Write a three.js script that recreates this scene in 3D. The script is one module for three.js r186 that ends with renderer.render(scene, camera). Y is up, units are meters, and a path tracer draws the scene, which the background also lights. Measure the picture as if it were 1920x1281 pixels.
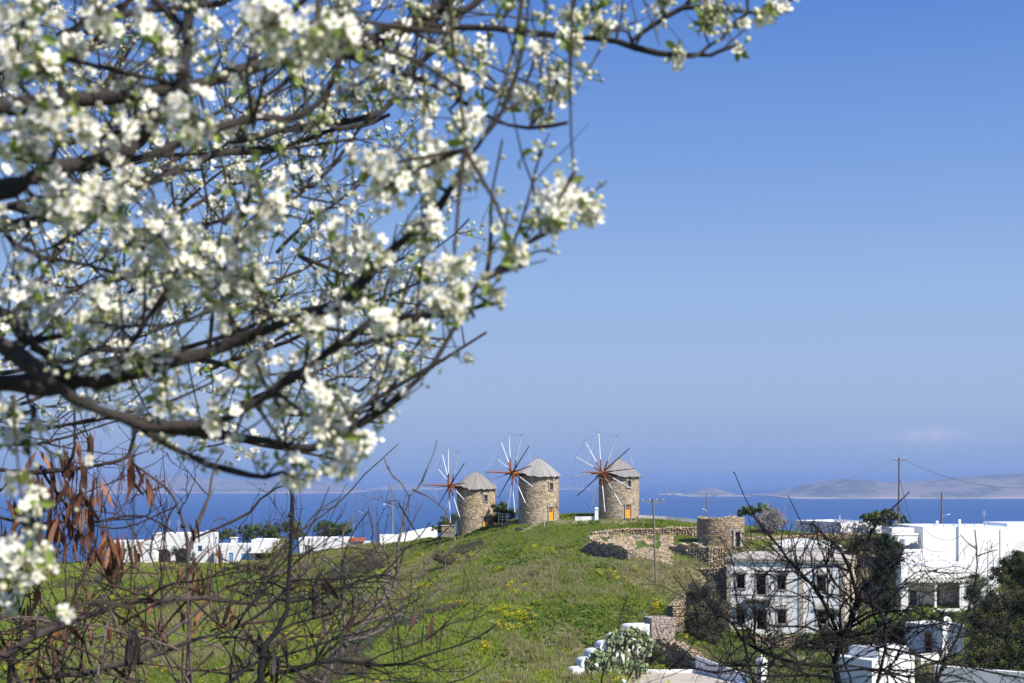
import * as THREE from 'three';

// ---------------------------------------------------------------- camera, sky, sun, exposure
const F = 2667, CX = 960, HY = 898;                 // the lens in photograph pixels: focal length, centre column, eye-level row
const scene = new THREE.Scene();
const camera = new THREE.PerspectiveCamera(2 * Math.atan(HY / F) * 180 / Math.PI, 1920 / (2 * HY), 0.1, 140000);
camera.setViewOffset(1920, 2 * HY, 0, 0, 1920, 1281); // lens shifted up, camera level
camera.position.set(0, 0, 0);
camera.lookAt(0, 0, -1);
camera.focus = 190;
camera.userData.fStop = 9;
camera.updateProjectionMatrix();
const renderer = new THREE.WebGLRenderer({ antialias: true });
renderer.setSize(1024, 683);
renderer.shadowMap.enabled = true;
renderer.toneMapping = THREE.LinearToneMapping;
renderer.toneMappingExposure = 1.22;

const SUN = new THREE.Vector3(0.53, 0.69, 0.5).normalize();
const sun = new THREE.DirectionalLight(new THREE.Color().setRGB(1.0, 0.95, 0.86), 5.0);
sun.position.copy(SUN).multiplyScalar(400).add(new THREE.Vector3(0, 0, -150));
sun.target.position.set(0, 0, -150);
sun.castShadow = true;
Object.assign(sun.shadow.camera, { left: -220, right: 220, top: 220, bottom: -220, near: 10, far: 900 });
sun.shadow.mapSize.set(4096, 4096);
scene.add(sun, sun.target);

const lin = (c) => { c /= 255; return c <= 0.04045 ? c / 12.92 : Math.pow((c + 0.055) / 1.055, 2.4); };
const clamp = (x, a = 0, b = 1) => Math.min(b, Math.max(a, x));
const mix = (a, b, t) => a + (b - a) * t;
const smooth = (a, b, x) => { const t = clamp((x - a) / (b - a)); return t * t * (3 - 2 * t); };
const RGB = (r, g, b) => [lin(r), lin(g), lin(b)];
{
  const W = 2048, H = 1024, d = new Float32Array(W * H * 4);
  const stops = [[-90, RGB(84, 112, 165)], [0, RGB(139, 166, 214)], [0.6, RGB(144, 169, 215)], [3, RGB(163, 186, 221)], [5, RGB(160, 186, 226)], [7.2, RGB(154, 185, 229)], [12.4, RGB(125, 163, 224)], [18.4, RGB(93, 138, 213)], [30, RGB(74, 121, 201)], [55, RGB(58, 103, 184)], [90, RGB(50, 92, 172)]];
  for (let j = 0; j < H; j++) {
    const el = (j + 0.5) / H * 180 - 90;
    let k = 0; while (k < stops.length - 2 && el > stops[k + 1][0]) k++;
    const t = clamp((el - stops[k][0]) / (stops[k + 1][0] - stops[k][0]));
    for (let i = 0; i < W; i++) {
      const az = ((i + 0.5) / W - 0.5) * 2 * Math.PI, e = el * Math.PI / 180;
      const cs = Math.cos(e) * Math.cos(az) * SUN.x + Math.sin(e) * SUN.y + Math.cos(e) * Math.sin(az) * SUN.z;
      const glow = 0.35 * Math.pow(Math.max(0, cs), 6) * smooth(-2, 12, el);
      const q = az + Math.PI / 2 - 0.288, puff = 0.16 * Math.exp(-((q / 0.018) ** 2) - ((el - 1.72) / 0.2) ** 2) * (0.4 + 0.6 * Math.sin(q * 220 + 1) ** 2) + 0.05 * Math.exp(-(((q + 0.01) / 0.04) ** 2) - ((el - 1.6) / 0.3) ** 2); // one small far cloud
      for (let c = 0; c < 3; c++) d[(j * W + i) * 4 + c] = mix(stops[k][1][c], stops[k + 1][1][c], t) * 0.82 + glow * [0.85, 0.8, 0.6][c] + puff * [0.75, 0.45, 0.4][c];
      d[(j * W + i) * 4 + 3] = 1;
    }
  }
  const sky = new THREE.DataTexture(d, W, H, THREE.RGBAFormat, THREE.FloatType);
  sky.mapping = THREE.EquirectangularReflectionMapping;
  sky.magFilter = THREE.LinearFilter; sky.minFilter = THREE.LinearFilter; sky.needsUpdate = true;
  scene.background = sky; scene.environment = sky;
}
scene.fog = new THREE.FogExp2(new THREE.Color().setRGB(0.37, 0.55, 0.95), 0.000054);

// ---------------------------------------------------------------- helpers
let seed = 1;
const rnd = () => { seed = (seed + 0x6D2B79F5) | 0; let t = Math.imul(seed ^ (seed >>> 15), 1 | seed); t = (t + Math.imul(t ^ (t >>> 7), 61 | t)) ^ t; return ((t ^ (t >>> 14)) >>> 0) / 4294967296; };
const reseed = (s) => { seed = s * 7919 + 13; };
const R = (a, b) => a + (b - a) * rnd();
const gauss = () => (rnd() + rnd() + rnd() + rnd() - 2) * 1.0;
const hash = (x, y) => { let h = Math.imul(x | 0, 374761393) + Math.imul(y | 0, 668265263); h = Math.imul(h ^ (h >>> 13), 1274126177); return ((h ^ (h >>> 16)) >>> 0) / 4294967296; };
const vnoise = (x, y) => {
  const xi = Math.floor(x), yi = Math.floor(y), u = x - xi, v = y - yi, a = u * u * (3 - 2 * u), b = v * v * (3 - 2 * v);
  return mix(mix(hash(xi, yi), hash(xi + 1, yi), a), mix(hash(xi, yi + 1), hash(xi + 1, yi + 1), a), b);
};
const fbm = (x, y, o = 4) => { let s = 0, a = 0.5; for (let i = 0; i < o; i++) { s += a * vnoise(x, y); x = x * 2.03 + 17.1; y = y * 2.03 + 9.7; a *= 0.5; } return s; };
const V = (x, y, z) => new THREE.Vector3(x, y, z);
const at = (px, py, D) => V((px - CX) / F * D, -(py - HY) / F * D, -D);   // a point D metres ahead, seen at that pixel
const used = new Map();
const numbered = (n) => { const k = used.get(n) || 0; used.set(n, k + 1); return k ? `${n}_${String(k).padStart(3, '0')}` : n; };
function tag(o, label, category, group, kind) {
  o.userData = { label, category };
  if (group) o.userData.group = group;
  if (kind) o.userData.kind = kind;
  return o;
}
function base(name, label, category, pos = V(0, 0, 0), turn = 0, group) {
  const g = new THREE.Group(); g.name = numbered(name); g.position.copy(pos); g.rotation.y = turn; scene.add(g);
  return tag(g, label, category, group);
}
class MB {                                                         // gathers faces and tubes into one mesh
  constructor() { this.p = []; this.n = []; this.c = []; this.u = []; this.i = []; }
  get count() { return this.p.length / 3; }
  vert(a, n, c, u, v) { this.p.push(a.x, a.y, a.z); this.n.push(n.x, n.y, n.z); this.c.push(c[0], c[1], c[2]); this.u.push(u, v); return this.count - 1; }
  poly(pts, c) {                                                   // a flat convex face
    const n = V(0, 0, 0).crossVectors(V(0, 0, 0).subVectors(pts[1], pts[0]), V(0, 0, 0).subVectors(pts[2], pts[0])).normalize();
    const ax = Math.abs(n.x), ay = Math.abs(n.y), az = Math.abs(n.z), s = this.count;
    for (const q of pts) { const [u, v] = ay > ax && ay > az ? [q.x, q.z] : ax > az ? [q.z, q.y] : [q.x, q.y]; this.vert(q, n, c, u, v); }
    for (let k = 1; k < pts.length - 1; k++) this.i.push(s, s + k, s + k + 1);
    return this;
  }
  hexa(b, t, c, open) {                                            // box from its 4 lower and 4 upper corners, counter-clockwise from above
    this.poly([t[0], t[1], t[2], t[3]], c);
    if (!open) this.poly([b[3], b[2], b[1], b[0]], c);
    for (let k = 0; k < 4; k++) { const m = (k + 1) % 4; this.poly([b[k], b[m], t[m], t[k]], c); }
    return this;
  }
  box(x0, x1, y0, y1, z0, z1, c = WHITE, bevel = 0) {
    const e = bevel, q = (y, s) => [V(x0 + s, y, z1 - s), V(x1 - s, y, z1 - s), V(x1 - s, y, z0 + s), V(x0 + s, y, z0 + s)];
    if (!e) return this.hexa(q(y0, 0), q(y1, 0), c);
    this.hexa(q(y0, 0), q(y1 - e, 0), c);
    const lo = q(y1 - e, 0), hi = q(y1, e);
    for (let k = 0; k < 4; k++) { const m = (k + 1) % 4; this.poly([lo[k], lo[m], hi[m], hi[k]], c); }
    return this.poly(hi, c);
  }
  tube(pts, rad, sides, c, cap = true) {
    const T = [], N = pts.length;
    for (let k = 0; k < N; k++) T.push(V(0, 0, 0).subVectors(pts[Math.min(N - 1, k + 1)], pts[Math.max(0, k - 1)]).normalize());
    let a = V(0, 0, 0).crossVectors(T[0], Math.abs(T[0].y) < 0.9 ? V(0, 1, 0) : V(1, 0, 0)).normalize(), along = 0;
    const s0 = this.count, ring = sides + 1;
    for (let k = 0; k < N; k++) {
      a.addScaledVector(T[k], -a.dot(T[k])).normalize();
      const b = V(0, 0, 0).crossVectors(T[k], a), r = typeof rad === 'function' ? rad(k / (N - 1)) : rad;
      if (k) along += pts[k].distanceTo(pts[k - 1]);
      const cc = typeof c === 'function' ? c(k / (N - 1)) : c;
      for (let j = 0; j <= sides; j++) {
        const w = j / sides * 2 * Math.PI, d = a.clone().multiplyScalar(Math.cos(w)).addScaledVector(b, Math.sin(w));
        this.vert(pts[k].clone().addScaledVector(d, r), d, cc, j / sides * Math.max(1, Math.round(r * 40)) * 0.15, along);
      }
    }
    for (let k = 0; k < N - 1; k++) for (let j = 0; j < sides; j++) { const q = s0 + k * ring + j; this.i.push(q, q + 1, q + ring, q + 1, q + ring + 1, q + ring); }
    if (cap) for (const k of [0, N - 1]) {
      const cc = typeof c === 'function' ? c(k ? 1 : 0) : c, n = T[k].clone().multiplyScalar(k ? 1 : -1), s = this.count;
      for (let j = 0; j < sides; j++) { const q = (s0 + k * ring + j) * 3; this.vert(V(this.p[q], this.p[q + 1], this.p[q + 2]), n, cc, 0, 0); }
      for (let j = 1; j < sides - 1; j++) k ? this.i.push(s, s + j, s + j + 1) : this.i.push(s, s + j + 1, s + j);
    }
    return this;
  }
  bar(a, b, r, c, sides = 6) { return this.tube([a, b], typeof r === 'number' ? r : (t) => mix(r[0], r[1], t), sides, c); }
  stone(p, t, n, w, h, d, c) {                                     // a roughly squared stone whose face looks along n, t along the wall
    const j = () => R(-0.12, 0.12), up = V(0, 1, 0), s = 0.36;
    const q = (x, y, z) => p.clone().addScaledVector(t, x * w).addScaledVector(up, y * h).addScaledVector(n, z);
    const o = [q(-0.5, -0.5, 0), q(0.5, -0.5, 0), q(0.5, 0.5, 0), q(-0.5, 0.5, 0)];
    const f = [q(-s + j(), -s + j(), d), q(s + j(), -s + j(), d), q(s + j(), s + j(), d), q(-s + j(), s + j(), d)];
    this.poly(f, c);
    for (let k = 0; k < 4; k++) { const m = (k + 1) % 4; this.poly([o[k], o[m], f[m], f[k]], c); }
  }
  boulder(p, sx, sy, sz, c, turn = R(0, 6.3)) {
    const v = ICO.v.map(([x, y, z]) => { const k = R(0.78, 1.18), X = x * sx * k, Z = z * sz * k; return V(p.x + X * Math.cos(turn) + Z * Math.sin(turn), p.y + y * sy * k, p.z - X * Math.sin(turn) + Z * Math.cos(turn)); });
    for (const [a, b, e] of ICO.f) this.poly([v[a], v[b], v[e]], c);
  }
  geometry() {
    const g = new THREE.BufferGeometry();
    g.setAttribute('position', new THREE.Float32BufferAttribute(this.p, 3));
    g.setAttribute('normal', new THREE.Float32BufferAttribute(this.n, 3));
    g.setAttribute('color', new THREE.Float32BufferAttribute(this.c, 3));
    g.setAttribute('uv', new THREE.Float32BufferAttribute(this.u, 2));
    g.setIndex(this.i);
    return g;
  }
  build(name, material, parent = scene, stuff) {
    const m = new THREE.Mesh(this.geometry(), material);
    m.name = parent === scene ? numbered(name) : name; parent.add(m);
    if (stuff) m.userData.kind = 'stuff';
    return m;
  }
}
const WHITE = [1, 1, 1];
const ICO = (() => {
  const g = new THREE.IcosahedronGeometry(1, 0), p = g.attributes.position, v = [], f = [], key = new Map();
  for (let k = 0; k < p.count; k += 3) f.push([0, 1, 2].map((m) => { const q = [p.getX(k + m), p.getY(k + m), p.getZ(k + m)], s = q.map((x) => x.toFixed(3)).join(); if (!key.has(s)) { key.set(s, v.length); v.push(q); } return key.get(s); }));
  return { v, f };
})();
const jit = (c, a) => { const k = 1 + R(-a, a); return [c[0] * k * (1 + R(-0.06, 0.06)), c[1] * k, c[2] * k * (1 + R(-0.08, 0.08))]; };

// ---------------------------------------------------------------- materials
function grain(size, fn, bump) {                                   // a tiling grey texture
  const d = new Uint8Array(size * size * 4);
  for (let j = 0; j < size; j++) for (let i = 0; i < size; i++) { const v = clamp(fn(i / size, j / size)) * 255; d.set([v, v, v, 255], (j * size + i) * 4); }
  const t = new THREE.DataTexture(d, size, size); t.wrapS = t.wrapT = THREE.RepeatWrapping; t.magFilter = THREE.LinearFilter; t.minFilter = THREE.LinearMipmapLinearFilter; t.needsUpdate = true;
  return t;
}
const tile = (n, o = 4) => (u, v) => {                              // noise that repeats without a seam
  const g = (x, y) => fbm(x, y, o), a = u * n, b = v * n;
  return mix(mix(g(a, b), g(a - n, b), u), mix(g(a, b - n), g(a - n, b - n), u), v);
};
const nA = tile(6, 5), nB = tile(20, 3), nC = tile(3, 4);
const plasterTex = grain(512, (u, v) => 0.95 - 0.26 * smooth(0.48, 0.75, nA(u, v)) - 0.08 * nB(u, v)); plasterTex.repeat.set(0.14, 0.14);
const plasterBump = grain(256, (u, v) => 0.6 * nA(u, v) + 0.4 * nB(u, v)); plasterBump.repeat.set(0.4, 0.4);
const stainTex = grain(512, (u, v) => 0.98 - 0.24 * smooth(0.46, 0.66, nC(u, v * 0.7)) * (0.5 + nB(u, v)) - 0.2 * smooth(0.5, 0.68, nA(u, v))); stainTex.repeat.set(0.19, 0.19);
const rockTex = grain(256, (u, v) => 0.8 + 0.4 * (nB(u, v) - 0.5) + 0.3 * (nA(u, v) - 0.5)); rockTex.repeat.set(0.9, 0.9);
const barkTex = grain(512, (u, v) => 0.55 + 0.7 * (tile(9, 4)(u, v * 0.999) - 0.35)); barkTex.repeat.set(7, 9);
const barkBump = grain(256, (u, v) => nB(u, v)); barkBump.repeat.set(12, 14);
const std = (o) => new THREE.MeshStandardMaterial({ roughness: 0.9, metalness: 0, vertexColors: true, ...o });
const rgb = (r, g, b) => new THREE.Color().setRGB(r, g, b);
const M = {
  plaster: std({ color: rgb(0.86, 0.86, 0.85), map: plasterTex, bumpMap: plasterBump, bumpScale: 0.02 }),
  oldPlaster: std({ color: rgb(0.98, 0.975, 0.96), map: stainTex, bumpMap: plasterBump, bumpScale: 0.04 }),
  beige: std({ color: rgb(0.6, 0.5, 0.37), map: stainTex, bumpMap: plasterBump, bumpScale: 0.03 }),
  stone: std({ color: rgb(1, 1, 1), map: rockTex, bumpMap: rockTex, bumpScale: 0.02 }),
  wood: std({ roughness: 0.75 }), paint: std({ roughness: 0.55 }), metal: std({ roughness: 0.45, metalness: 0.5 }),
  porch: std({ color: rgb(0.8, 0.74, 0.66), map: plasterTex, bumpMap: plasterBump, bumpScale: 0.02 }),
  dark: std({ color: rgb(0.03, 0.028, 0.025) }),
  glass: new THREE.MeshPhysicalMaterial({ color: rgb(0.05, 0.07, 0.1), roughness: 0.08, metalness: 0 }),
  ground: std({ map: rockTex, roughness: 1 }),
  leaf: new THREE.MeshPhysicalMaterial({ color: new THREE.Color().setRGB(1.4, 1.4, 1.4), vertexColors: true, roughness: 0.95, specularIntensity: 0.3, transmission: 0.42, thickness: 0, side: THREE.DoubleSide }),
  twig: std({ roughness: 0.9 }),
  bark: std({ map: barkTex, bumpMap: barkBump, bumpScale: 0.006, roughness: 0.85 }),
  petal: new THREE.MeshPhysicalMaterial({ vertexColors: true, roughness: 0.9, transmission: 0.26, thickness: 0, side: THREE.DoubleSide, specularIntensity: 0.3 }),
};

// ---------------------------------------------------------------- the ground
const hills = [];
const knot = (px, py, D) => hills.push([(px - CX) / F * D, D, -(py - HY) / F * D]);
const knotY = (x, D, y) => hills.push([x, D, y]);
for (const [px, py, D] of [[1160, 971, 215], [1010, 976, 214], [892, 993, 225], [1085, 977, 212], [960, 984, 216]]) knot(px, py, D);          // by the mills
for (const [px, py, D] of [[1000, 1000, 200], [1000, 1030, 182], [900, 1040, 190], [900, 1100, 155], [900, 1180, 128], [1050, 1100, 152], [1050, 1180, 128], [1000, 1281, 107], [850, 1281, 107], [1150, 1040, 178], [1150, 1140, 140]]) knot(px, py, D);
for (const [px, py, D] of [[1230, 1088, 162], [1250, 985, 205], [1250, 1010, 190], [1300, 1061, 170], [1350, 1023, 185], [1350, 1070, 168], [1255, 1150, 146], [1320, 1208, 142], [1280, 1235, 128], [1370, 1192, 155], [1480, 1000, 205], [1560, 1008, 220], [1400, 1040, 180], [1640, 1010, 215]]) knot(px, py, D);
for (const [px, py, D] of [[1390, 1188, 160], [1450, 1188, 158], [1520, 1190, 155.5], [1580, 1193, 153], [1430, 1200, 151], [1500, 1208, 148], [1600, 1200, 160], [1620, 1190, 166], [1400, 1236, 138], [1440, 1150, 168], [1380, 1110, 170], [1500, 1240, 140], [1600, 1200, 151], [1690, 1166, 166], [1700, 1180, 160], [1750, 1180, 160], [1750, 1158, 168], [1800, 1178, 162], [1900, 1165, 165], [1740, 1236, 140], [1600, 1290, 122], [1850, 1290, 124], [1250, 1275, 116], [1100, 1281, 108], [1400, 1290, 118]]) knot(px, py, D);
for (const [px, py, D] of [[770, 1016, 248], [700, 1022, 258], [600, 1050, 290], [480, 1058, 298], [300, 1058, 300], [100, 1058, 300], [-200, 1058, 300], [700, 1080, 215], [650, 1180, 158], [650, 1281, 113], [450, 1130, 200], [350, 1200, 150], [350, 1285, 116], [100, 1285, 116], [100, 1150, 190], [-300, 1150, 190], [-300, 1290, 116], [2300, 1150, 165], [2300, 1290, 120], [2300, 1000, 210], [1900, 1000, 205]]) knot(px, py, D);
for (const x of [-40, -12, 0, 12, 40]) { knotY(x, -8, -1.7); knotY(x, 2.6, -1.75); knotY(x, 10, -4.4); knotY(x, 26, -8.5); knotY(x, 55, -13.5); knotY(x, 84, -17.4); }
const TPS = (() => {
  const n = hills.length, m = n + 3, A = [], U = (r2) => r2 > 0 ? 0.5 * r2 * Math.log(r2) : 0;
  for (let i = 0; i < m; i++) A.push(new Float64Array(m + 1));
  hills.forEach(([x, z, y], i) => {
    hills.forEach(([u, v], j) => { A[i][j] = U(((x - u) ** 2 + (z - v) ** 2) / 1e4); });
    A[i][i] += 0.0006; A[i][n] = A[n][i] = 1; A[i][n + 1] = A[n + 1][i] = x / 100; A[i][n + 2] = A[n + 2][i] = z / 100; A[i][m] = y;
  });
  for (let c = 0; c < m; c++) {
    let b = c; for (let r = c + 1; r < m; r++) if (Math.abs(A[r][c]) > Math.abs(A[b][c])) b = r;
    [A[c], A[b]] = [A[b], A[c]];
    for (let r = 0; r < m; r++) if (r !== c) { const f = A[r][c] / A[c][c]; if (f) for (let k = c; k <= m; k++) A[r][k] -= f * A[c][k]; }
  }
  const w = A.map((row, i) => row[m] / row[i]);
  return (x, z) => { let s = w[n] + w[n + 1] * x / 100 + w[n + 2] * z / 100; for (let i = 0; i < n; i++) s += w[i] * U(((x - hills[i][0]) ** 2 + (z - hills[i][1]) ** 2) / 1e4); return s; };
})();
const crest = (x) => mix(312, 232, smooth(-27, -9, x)) - 6 * smooth(20, 60, x);       // beyond this the island falls to the sea
function ground(x, D) {
  const c = crest(x), xx = clamp(x, -120, 120), d = Math.min(D, c + 3);
  const over = Math.max(0, D - c);
  return TPS(xx, Math.max(-8, d)) + 0.22 * (fbm(x * 0.16, D * 0.16, 3) - 0.45) * smooth(60, 110, D) - over * over / (over + 26) * 0.62;
}
const groundAt = (px, D) => { const x = (px - CX) / F * D; return V(x, ground(x, D), -D); };
const projX = (x, D) => CX + F * x / D, projY = (y, D) => HY - F * y / D;
const dryness = (x, D) => { const py = projY(ground(x, D), D), px = projX(x, D); return clamp(0.3 * smooth(1020, 1055, py) * (1 - smooth(1110, 1150, py)) * smooth(640, 760, px) + 1.5 * (fbm(x * 0.12 + 5, D * 0.06, 4) - 0.36) + 0.6 * (vnoise(x * 0.7, D * 0.4) - 0.5)); };
{
  const xs = [], ds = [];
  for (let x = -700; x < -120; x += 40) xs.push(x); for (let x = -120; x < 120; x += 1.5) xs.push(x); for (let x = 120; x <= 700; x += 40) xs.push(x);
  for (let d = -60; d < -4; d += 14) ds.push(d); for (let d = -4; d < 30; d += 1.5) ds.push(d); for (let d = 30; d < 96; d += 4) ds.push(d); for (let d = 96; d < 330; d += 1.4) ds.push(d); for (let d = 330; d <= 760; d += 12) ds.push(d);
  const pos = [], col = [], uv = [], idx = [];
  for (const d of ds) for (const x of xs) {
    pos.push(x, ground(x, d), -d); uv.push(x * 0.4, d * 0.4);
    const k = dryness(x, d), e = fbm(x * 0.3, d * 0.3, 3), py = projY(ground(x, d), d), px = projX(x, d);
    let c = [mix(0.095, 0.22, k), mix(0.15, 0.20, k), mix(0.02, 0.09, k)].map((v) => v * (0.6 + 0.8 * e));
    const bare = Math.max(smooth(0.55, 0.62, fbm(x * 0.22 + 40, d * 0.22, 3)) * 0.5 * smooth(1040, 1070, py), smooth(970, 977, py) * (1 - smooth(982, 987, py)) * smooth(1030, 1060, px) * (1 - smooth(1180, 1230, px)), 0.7 * smooth(1290, 1330, px) * (1 - smooth(1100, 1130, py)));
    c = c.map((v, i) => mix(v, [0.34, 0.27, 0.18][i] * (0.7 + 0.6 * e), bare));
    col.push(...c);
  }
  const w = xs.length;
  for (let j = 0; j < ds.length - 1; j++) for (let i = 0; i < w - 1; i++) { const a = j * w + i; idx.push(a, a + 1, a + w, a + 1, a + w + 1, a + w); }
  const g = new THREE.BufferGeometry();
  g.setAttribute('position', new THREE.Float32BufferAttribute(pos, 3)); g.setAttribute('color', new THREE.Float32BufferAttribute(col, 3)); g.setAttribute('uv', new THREE.Float32BufferAttribute(uv, 2)); g.setIndex(idx); g.computeVertexNormals();
  const m = new THREE.Mesh(g, M.ground); m.name = 'hillside'; scene.add(m);
  tag(m, 'green and tan hillside that rises from the valley to the three windmills', 'hill', null, 'structure');
}
const SEA = -205;
{
  const rings = [300, 700, 1500, 3000, 5000, 7500, 10000, 13000, 17000, 22000, 30000, 42000, 60000, 85000, 112000], n = 240, pos = [], col = [], uv = [], idx = [];
  rings.forEach((r, j) => { for (let i = 0; i <= n; i++) {
    const a = i / n * 2 * Math.PI, x = Math.sin(a) * r, z = -Math.cos(a) * r, k = 0.86 + 0.3 * fbm(x / 2600, z / 900, 4);
    pos.push(x, SEA, z); uv.push(x / 60, z / 60); col.push(0.017 * k, 0.082 * k, 0.25 * k);
    if (j && i) { const q = j * (n + 1) + i; idx.push(q - 1, q - n - 2, q, q, q - n - 2, q - n - 1); }
  } });
  const g = new THREE.BufferGeometry();
  g.setAttribute('position', new THREE.Float32BufferAttribute(pos, 3)); g.setAttribute('color', new THREE.Float32BufferAttribute(col, 3)); g.setAttribute('uv', new THREE.Float32BufferAttribute(uv, 2)); g.setIndex(idx); g.computeVertexNormals();
  const streak = grain(1024, (u, v) => 0.94 + 0.22 * (tile(5, 5)(u, v) - 0.47) + 0.1 * (tile(40, 2)(u, v) - 0.5)); streak.repeat.set(60 / 9000, 60 / 1500);
  const ripple = grain(256, (u, v) => tile(24, 3)(u, v));
  const m = new THREE.Mesh(g, new THREE.MeshPhysicalMaterial({ vertexColors: true, roughness: 0.62, specularIntensity: 0.35, map: streak, bumpMap: ripple, bumpScale: 0.6 })); m.name = 'sea'; scene.add(m);
  tag(m, 'deep blue sea that reaches to the hazy horizon', 'sea', null, 'structure');
}
function island(label, pxL, pxR, water, depth, tops, tone = 1) {   // tops: rows of the skyline, evenly spaced from left to right
  const D = -SEA / ((water - HY) / F), xL = (pxL - CX) / F * D, xR = (pxR - CX) / F * D, nx = 280, nz = 44, mb = { pos: [], col: [], idx: [] };
  for (let j = 0; j <= nz; j++) for (let i = 0; i <= nx; i++) {
    const u = i / nx, v = j / nz, q = u * (tops.length - 1), k = Math.min(tops.length - 2, Math.floor(q)), s = q - k;
    const top = (water - mix(tops[k], tops[k + 1], s * s * (3 - 2 * s))) / F * D, x = mix(xL, xR, u), z = -(D + (v - 0.06) * depth + 260 * (fbm(u * 9, v, 2) - 0.4));
    const shape = v < 0.02 ? 0 : Math.pow(Math.sin(Math.PI * clamp(v * 0.92 + 0.02)), 0.75);
    const rough = 0.5 * fbm(x / 1100, z / 1100, 5) + 0.5 * (1 - Math.abs(2 * fbm(x / 700 + 3, z / 700, 5) - 0.95)), h = top * shape * (0.62 + 0.72 * rough) * (1 + depth * v / D);
    mb.pos.push(x, SEA + (j === 0 || j === nz ? -30 : Math.max(-30, h - 4)), z);
    const scrub = smooth(0.38, 0.6, 0.6 * fbm(x / 420 + 7, z / 420, 4) + 0.4 * fbm(x / 90, z / 130, 3)), shore = 1 - smooth(4, 22, h);
    mb.col.push(...[0, 1, 2].map((c) => tone * mix(mix([0.26, 0.22, 0.185][c], [0.11, 0.115, 0.09][c], scrub), [0.62, 0.5, 0.4][c], shore)));
  }
  for (let j = 0; j < nz; j++) for (let i = 0; i < nx; i++) { const a = j * (nx + 1) + i; mb.idx.push(a, a + 1, a + nx + 1, a + 1, a + nx + 2, a + nx + 1); }
  const g = new THREE.BufferGeometry();
  g.setAttribute('position', new THREE.Float32BufferAttribute(mb.pos, 3)); g.setAttribute('color', new THREE.Float32BufferAttribute(mb.col, 3)); g.setIndex(mb.idx); g.computeVertexNormals();
  const m = new THREE.Mesh(g, std({ roughness: 1 })); m.name = numbered('island'); scene.add(m);
  tag(m, label, 'island', null, 'structure');
}
island('long rocky island across the water behind the white houses on the right', 1490, 2120, 935, 3600, [933, 928, 913, 906, 908, 912, 912, 908, 902, 899, 897, 905, 931]);
island('small bare islet in the sea behind the ruined round tower', 1286, 1420, 931, 1300, [931, 927, 921, 917, 920, 925, 929, 931]);
island('flat sliver of an islet just left of the small bare islet', 1238, 1300, 928, 700, [928, 923, 922, 925, 928], 1.1);
island('long hazy coast across the bay behind the pod covered twigs on the left', -160, 655, 925, 4200, [905, 900, 902, 904, 899, 897, 901, 906, 902, 907, 924]);
island('low pale island on the horizon left of the first windmill', 676, 830, 918, 2600, [918, 912, 909, 911, 913, 918], 1.25);
island('faint low island on the horizon between the second and third windmill', 1040, 1120, 918, 2600, [918, 914, 913, 915, 918], 1.25);

// ---------------------------------------------------------------- stonework
const STONE = [RGB(196, 174, 142), RGB(178, 160, 134), RGB(160, 146, 126), RGB(206, 188, 158), RGB(150, 132, 108), RGB(186, 160, 124), RGB(140, 130, 118)].map((c) => c.map((v) => v * 1.22));
const pick = (a) => a[Math.floor(rnd() * a.length) % a.length];
// courses of stone round a tower; gaps: [azimuth, half width m, y0, y1] left free; topAt(az) lets the rim break off
function courses(mb, r, h, gaps, tones, course = 0.25, topAt = () => h, y0 = -1) {
  for (let y = y0; y < h;) {
    const ch = course * R(0.75, 1.3);
    for (let a = R(0, 0.1); a < 6.283 + 0.0;) {
      const w = R(0.24, 0.62), da = w / r, mid = a + da / 2; a += da;
      if (gaps.some(([g, hw, lo, hi]) => { let d = Math.abs(mid - g); d = Math.min(d, 6.2832 - d); return d * r < hw + w * 0.5 && y + ch > lo && y < hi; })) continue;
      if (y + ch * 0.6 > topAt(mid)) continue;
      const n = V(Math.sin(mid), 0, Math.cos(mid)), t = V(Math.cos(mid), 0, -Math.sin(mid));
      mb.stone(n.clone().multiplyScalar(r - 0.02).setY(y + ch / 2), t, n, w * R(0.86, 0.98), ch * R(0.82, 0.98), R(0.025, 0.06), jit(pick(tones), 0.13));
    }
    y += ch;
  }
}
// a round shell of masonry with real openings
function shell(mb, r, h, gaps, col, th = 0.7, N = 72) {
  const rows = [...new Set([-1.2, 0, h, ...gaps.flatMap(([, , lo, hi]) => [lo, hi])])].filter((y) => y <= h).sort((a, b) => a - b);
  const cuts = []; for (let k = 0; k < N; k++) cuts.push(k / N * 6.28319);
  for (const [g, hw] of gaps) cuts.push((g - hw / r + 6.28319) % 6.28319, (g + hw / r + 6.28319) % 6.28319);
  cuts.sort((a, b) => a - b);
  const P = (a, rr, y) => V(Math.sin(a) * rr, y, Math.cos(a) * rr);
  for (let k = 0; k < cuts.length; k++) {
    const a = cuts[k], b = k + 1 < cuts.length ? cuts[k + 1] : cuts[0] + 6.28319, m = (a + b) / 2;
    if (b - a < 1e-5) continue;
    for (let q = 0; q < rows.length - 1; q++) {
      const y0 = rows[q], y1 = rows[q + 1], ym = (y0 + y1) / 2;
      if (gaps.some(([g, hw, lo, hi]) => { let d = Math.abs(m - g); d = Math.min(d, Math.abs(6.28319 - d)); return d < hw / r - 1e-6 && ym > lo && ym < hi; })) continue;
      mb.hexa([P(a, r, y0), P(b, r, y0), P(b, r - th, y0), P(a, r - th, y0)], [P(a, r, y1), P(b, r, y1), P(b, r - th, y1), P(a, r - th, y1)], col);
    }
  }
}
const YELLOW = RGB(226, 160, 40), RUST = [0.27, 0.085, 0.028], OLDWOOD = [0.20, 0.18, 0.155];
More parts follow.
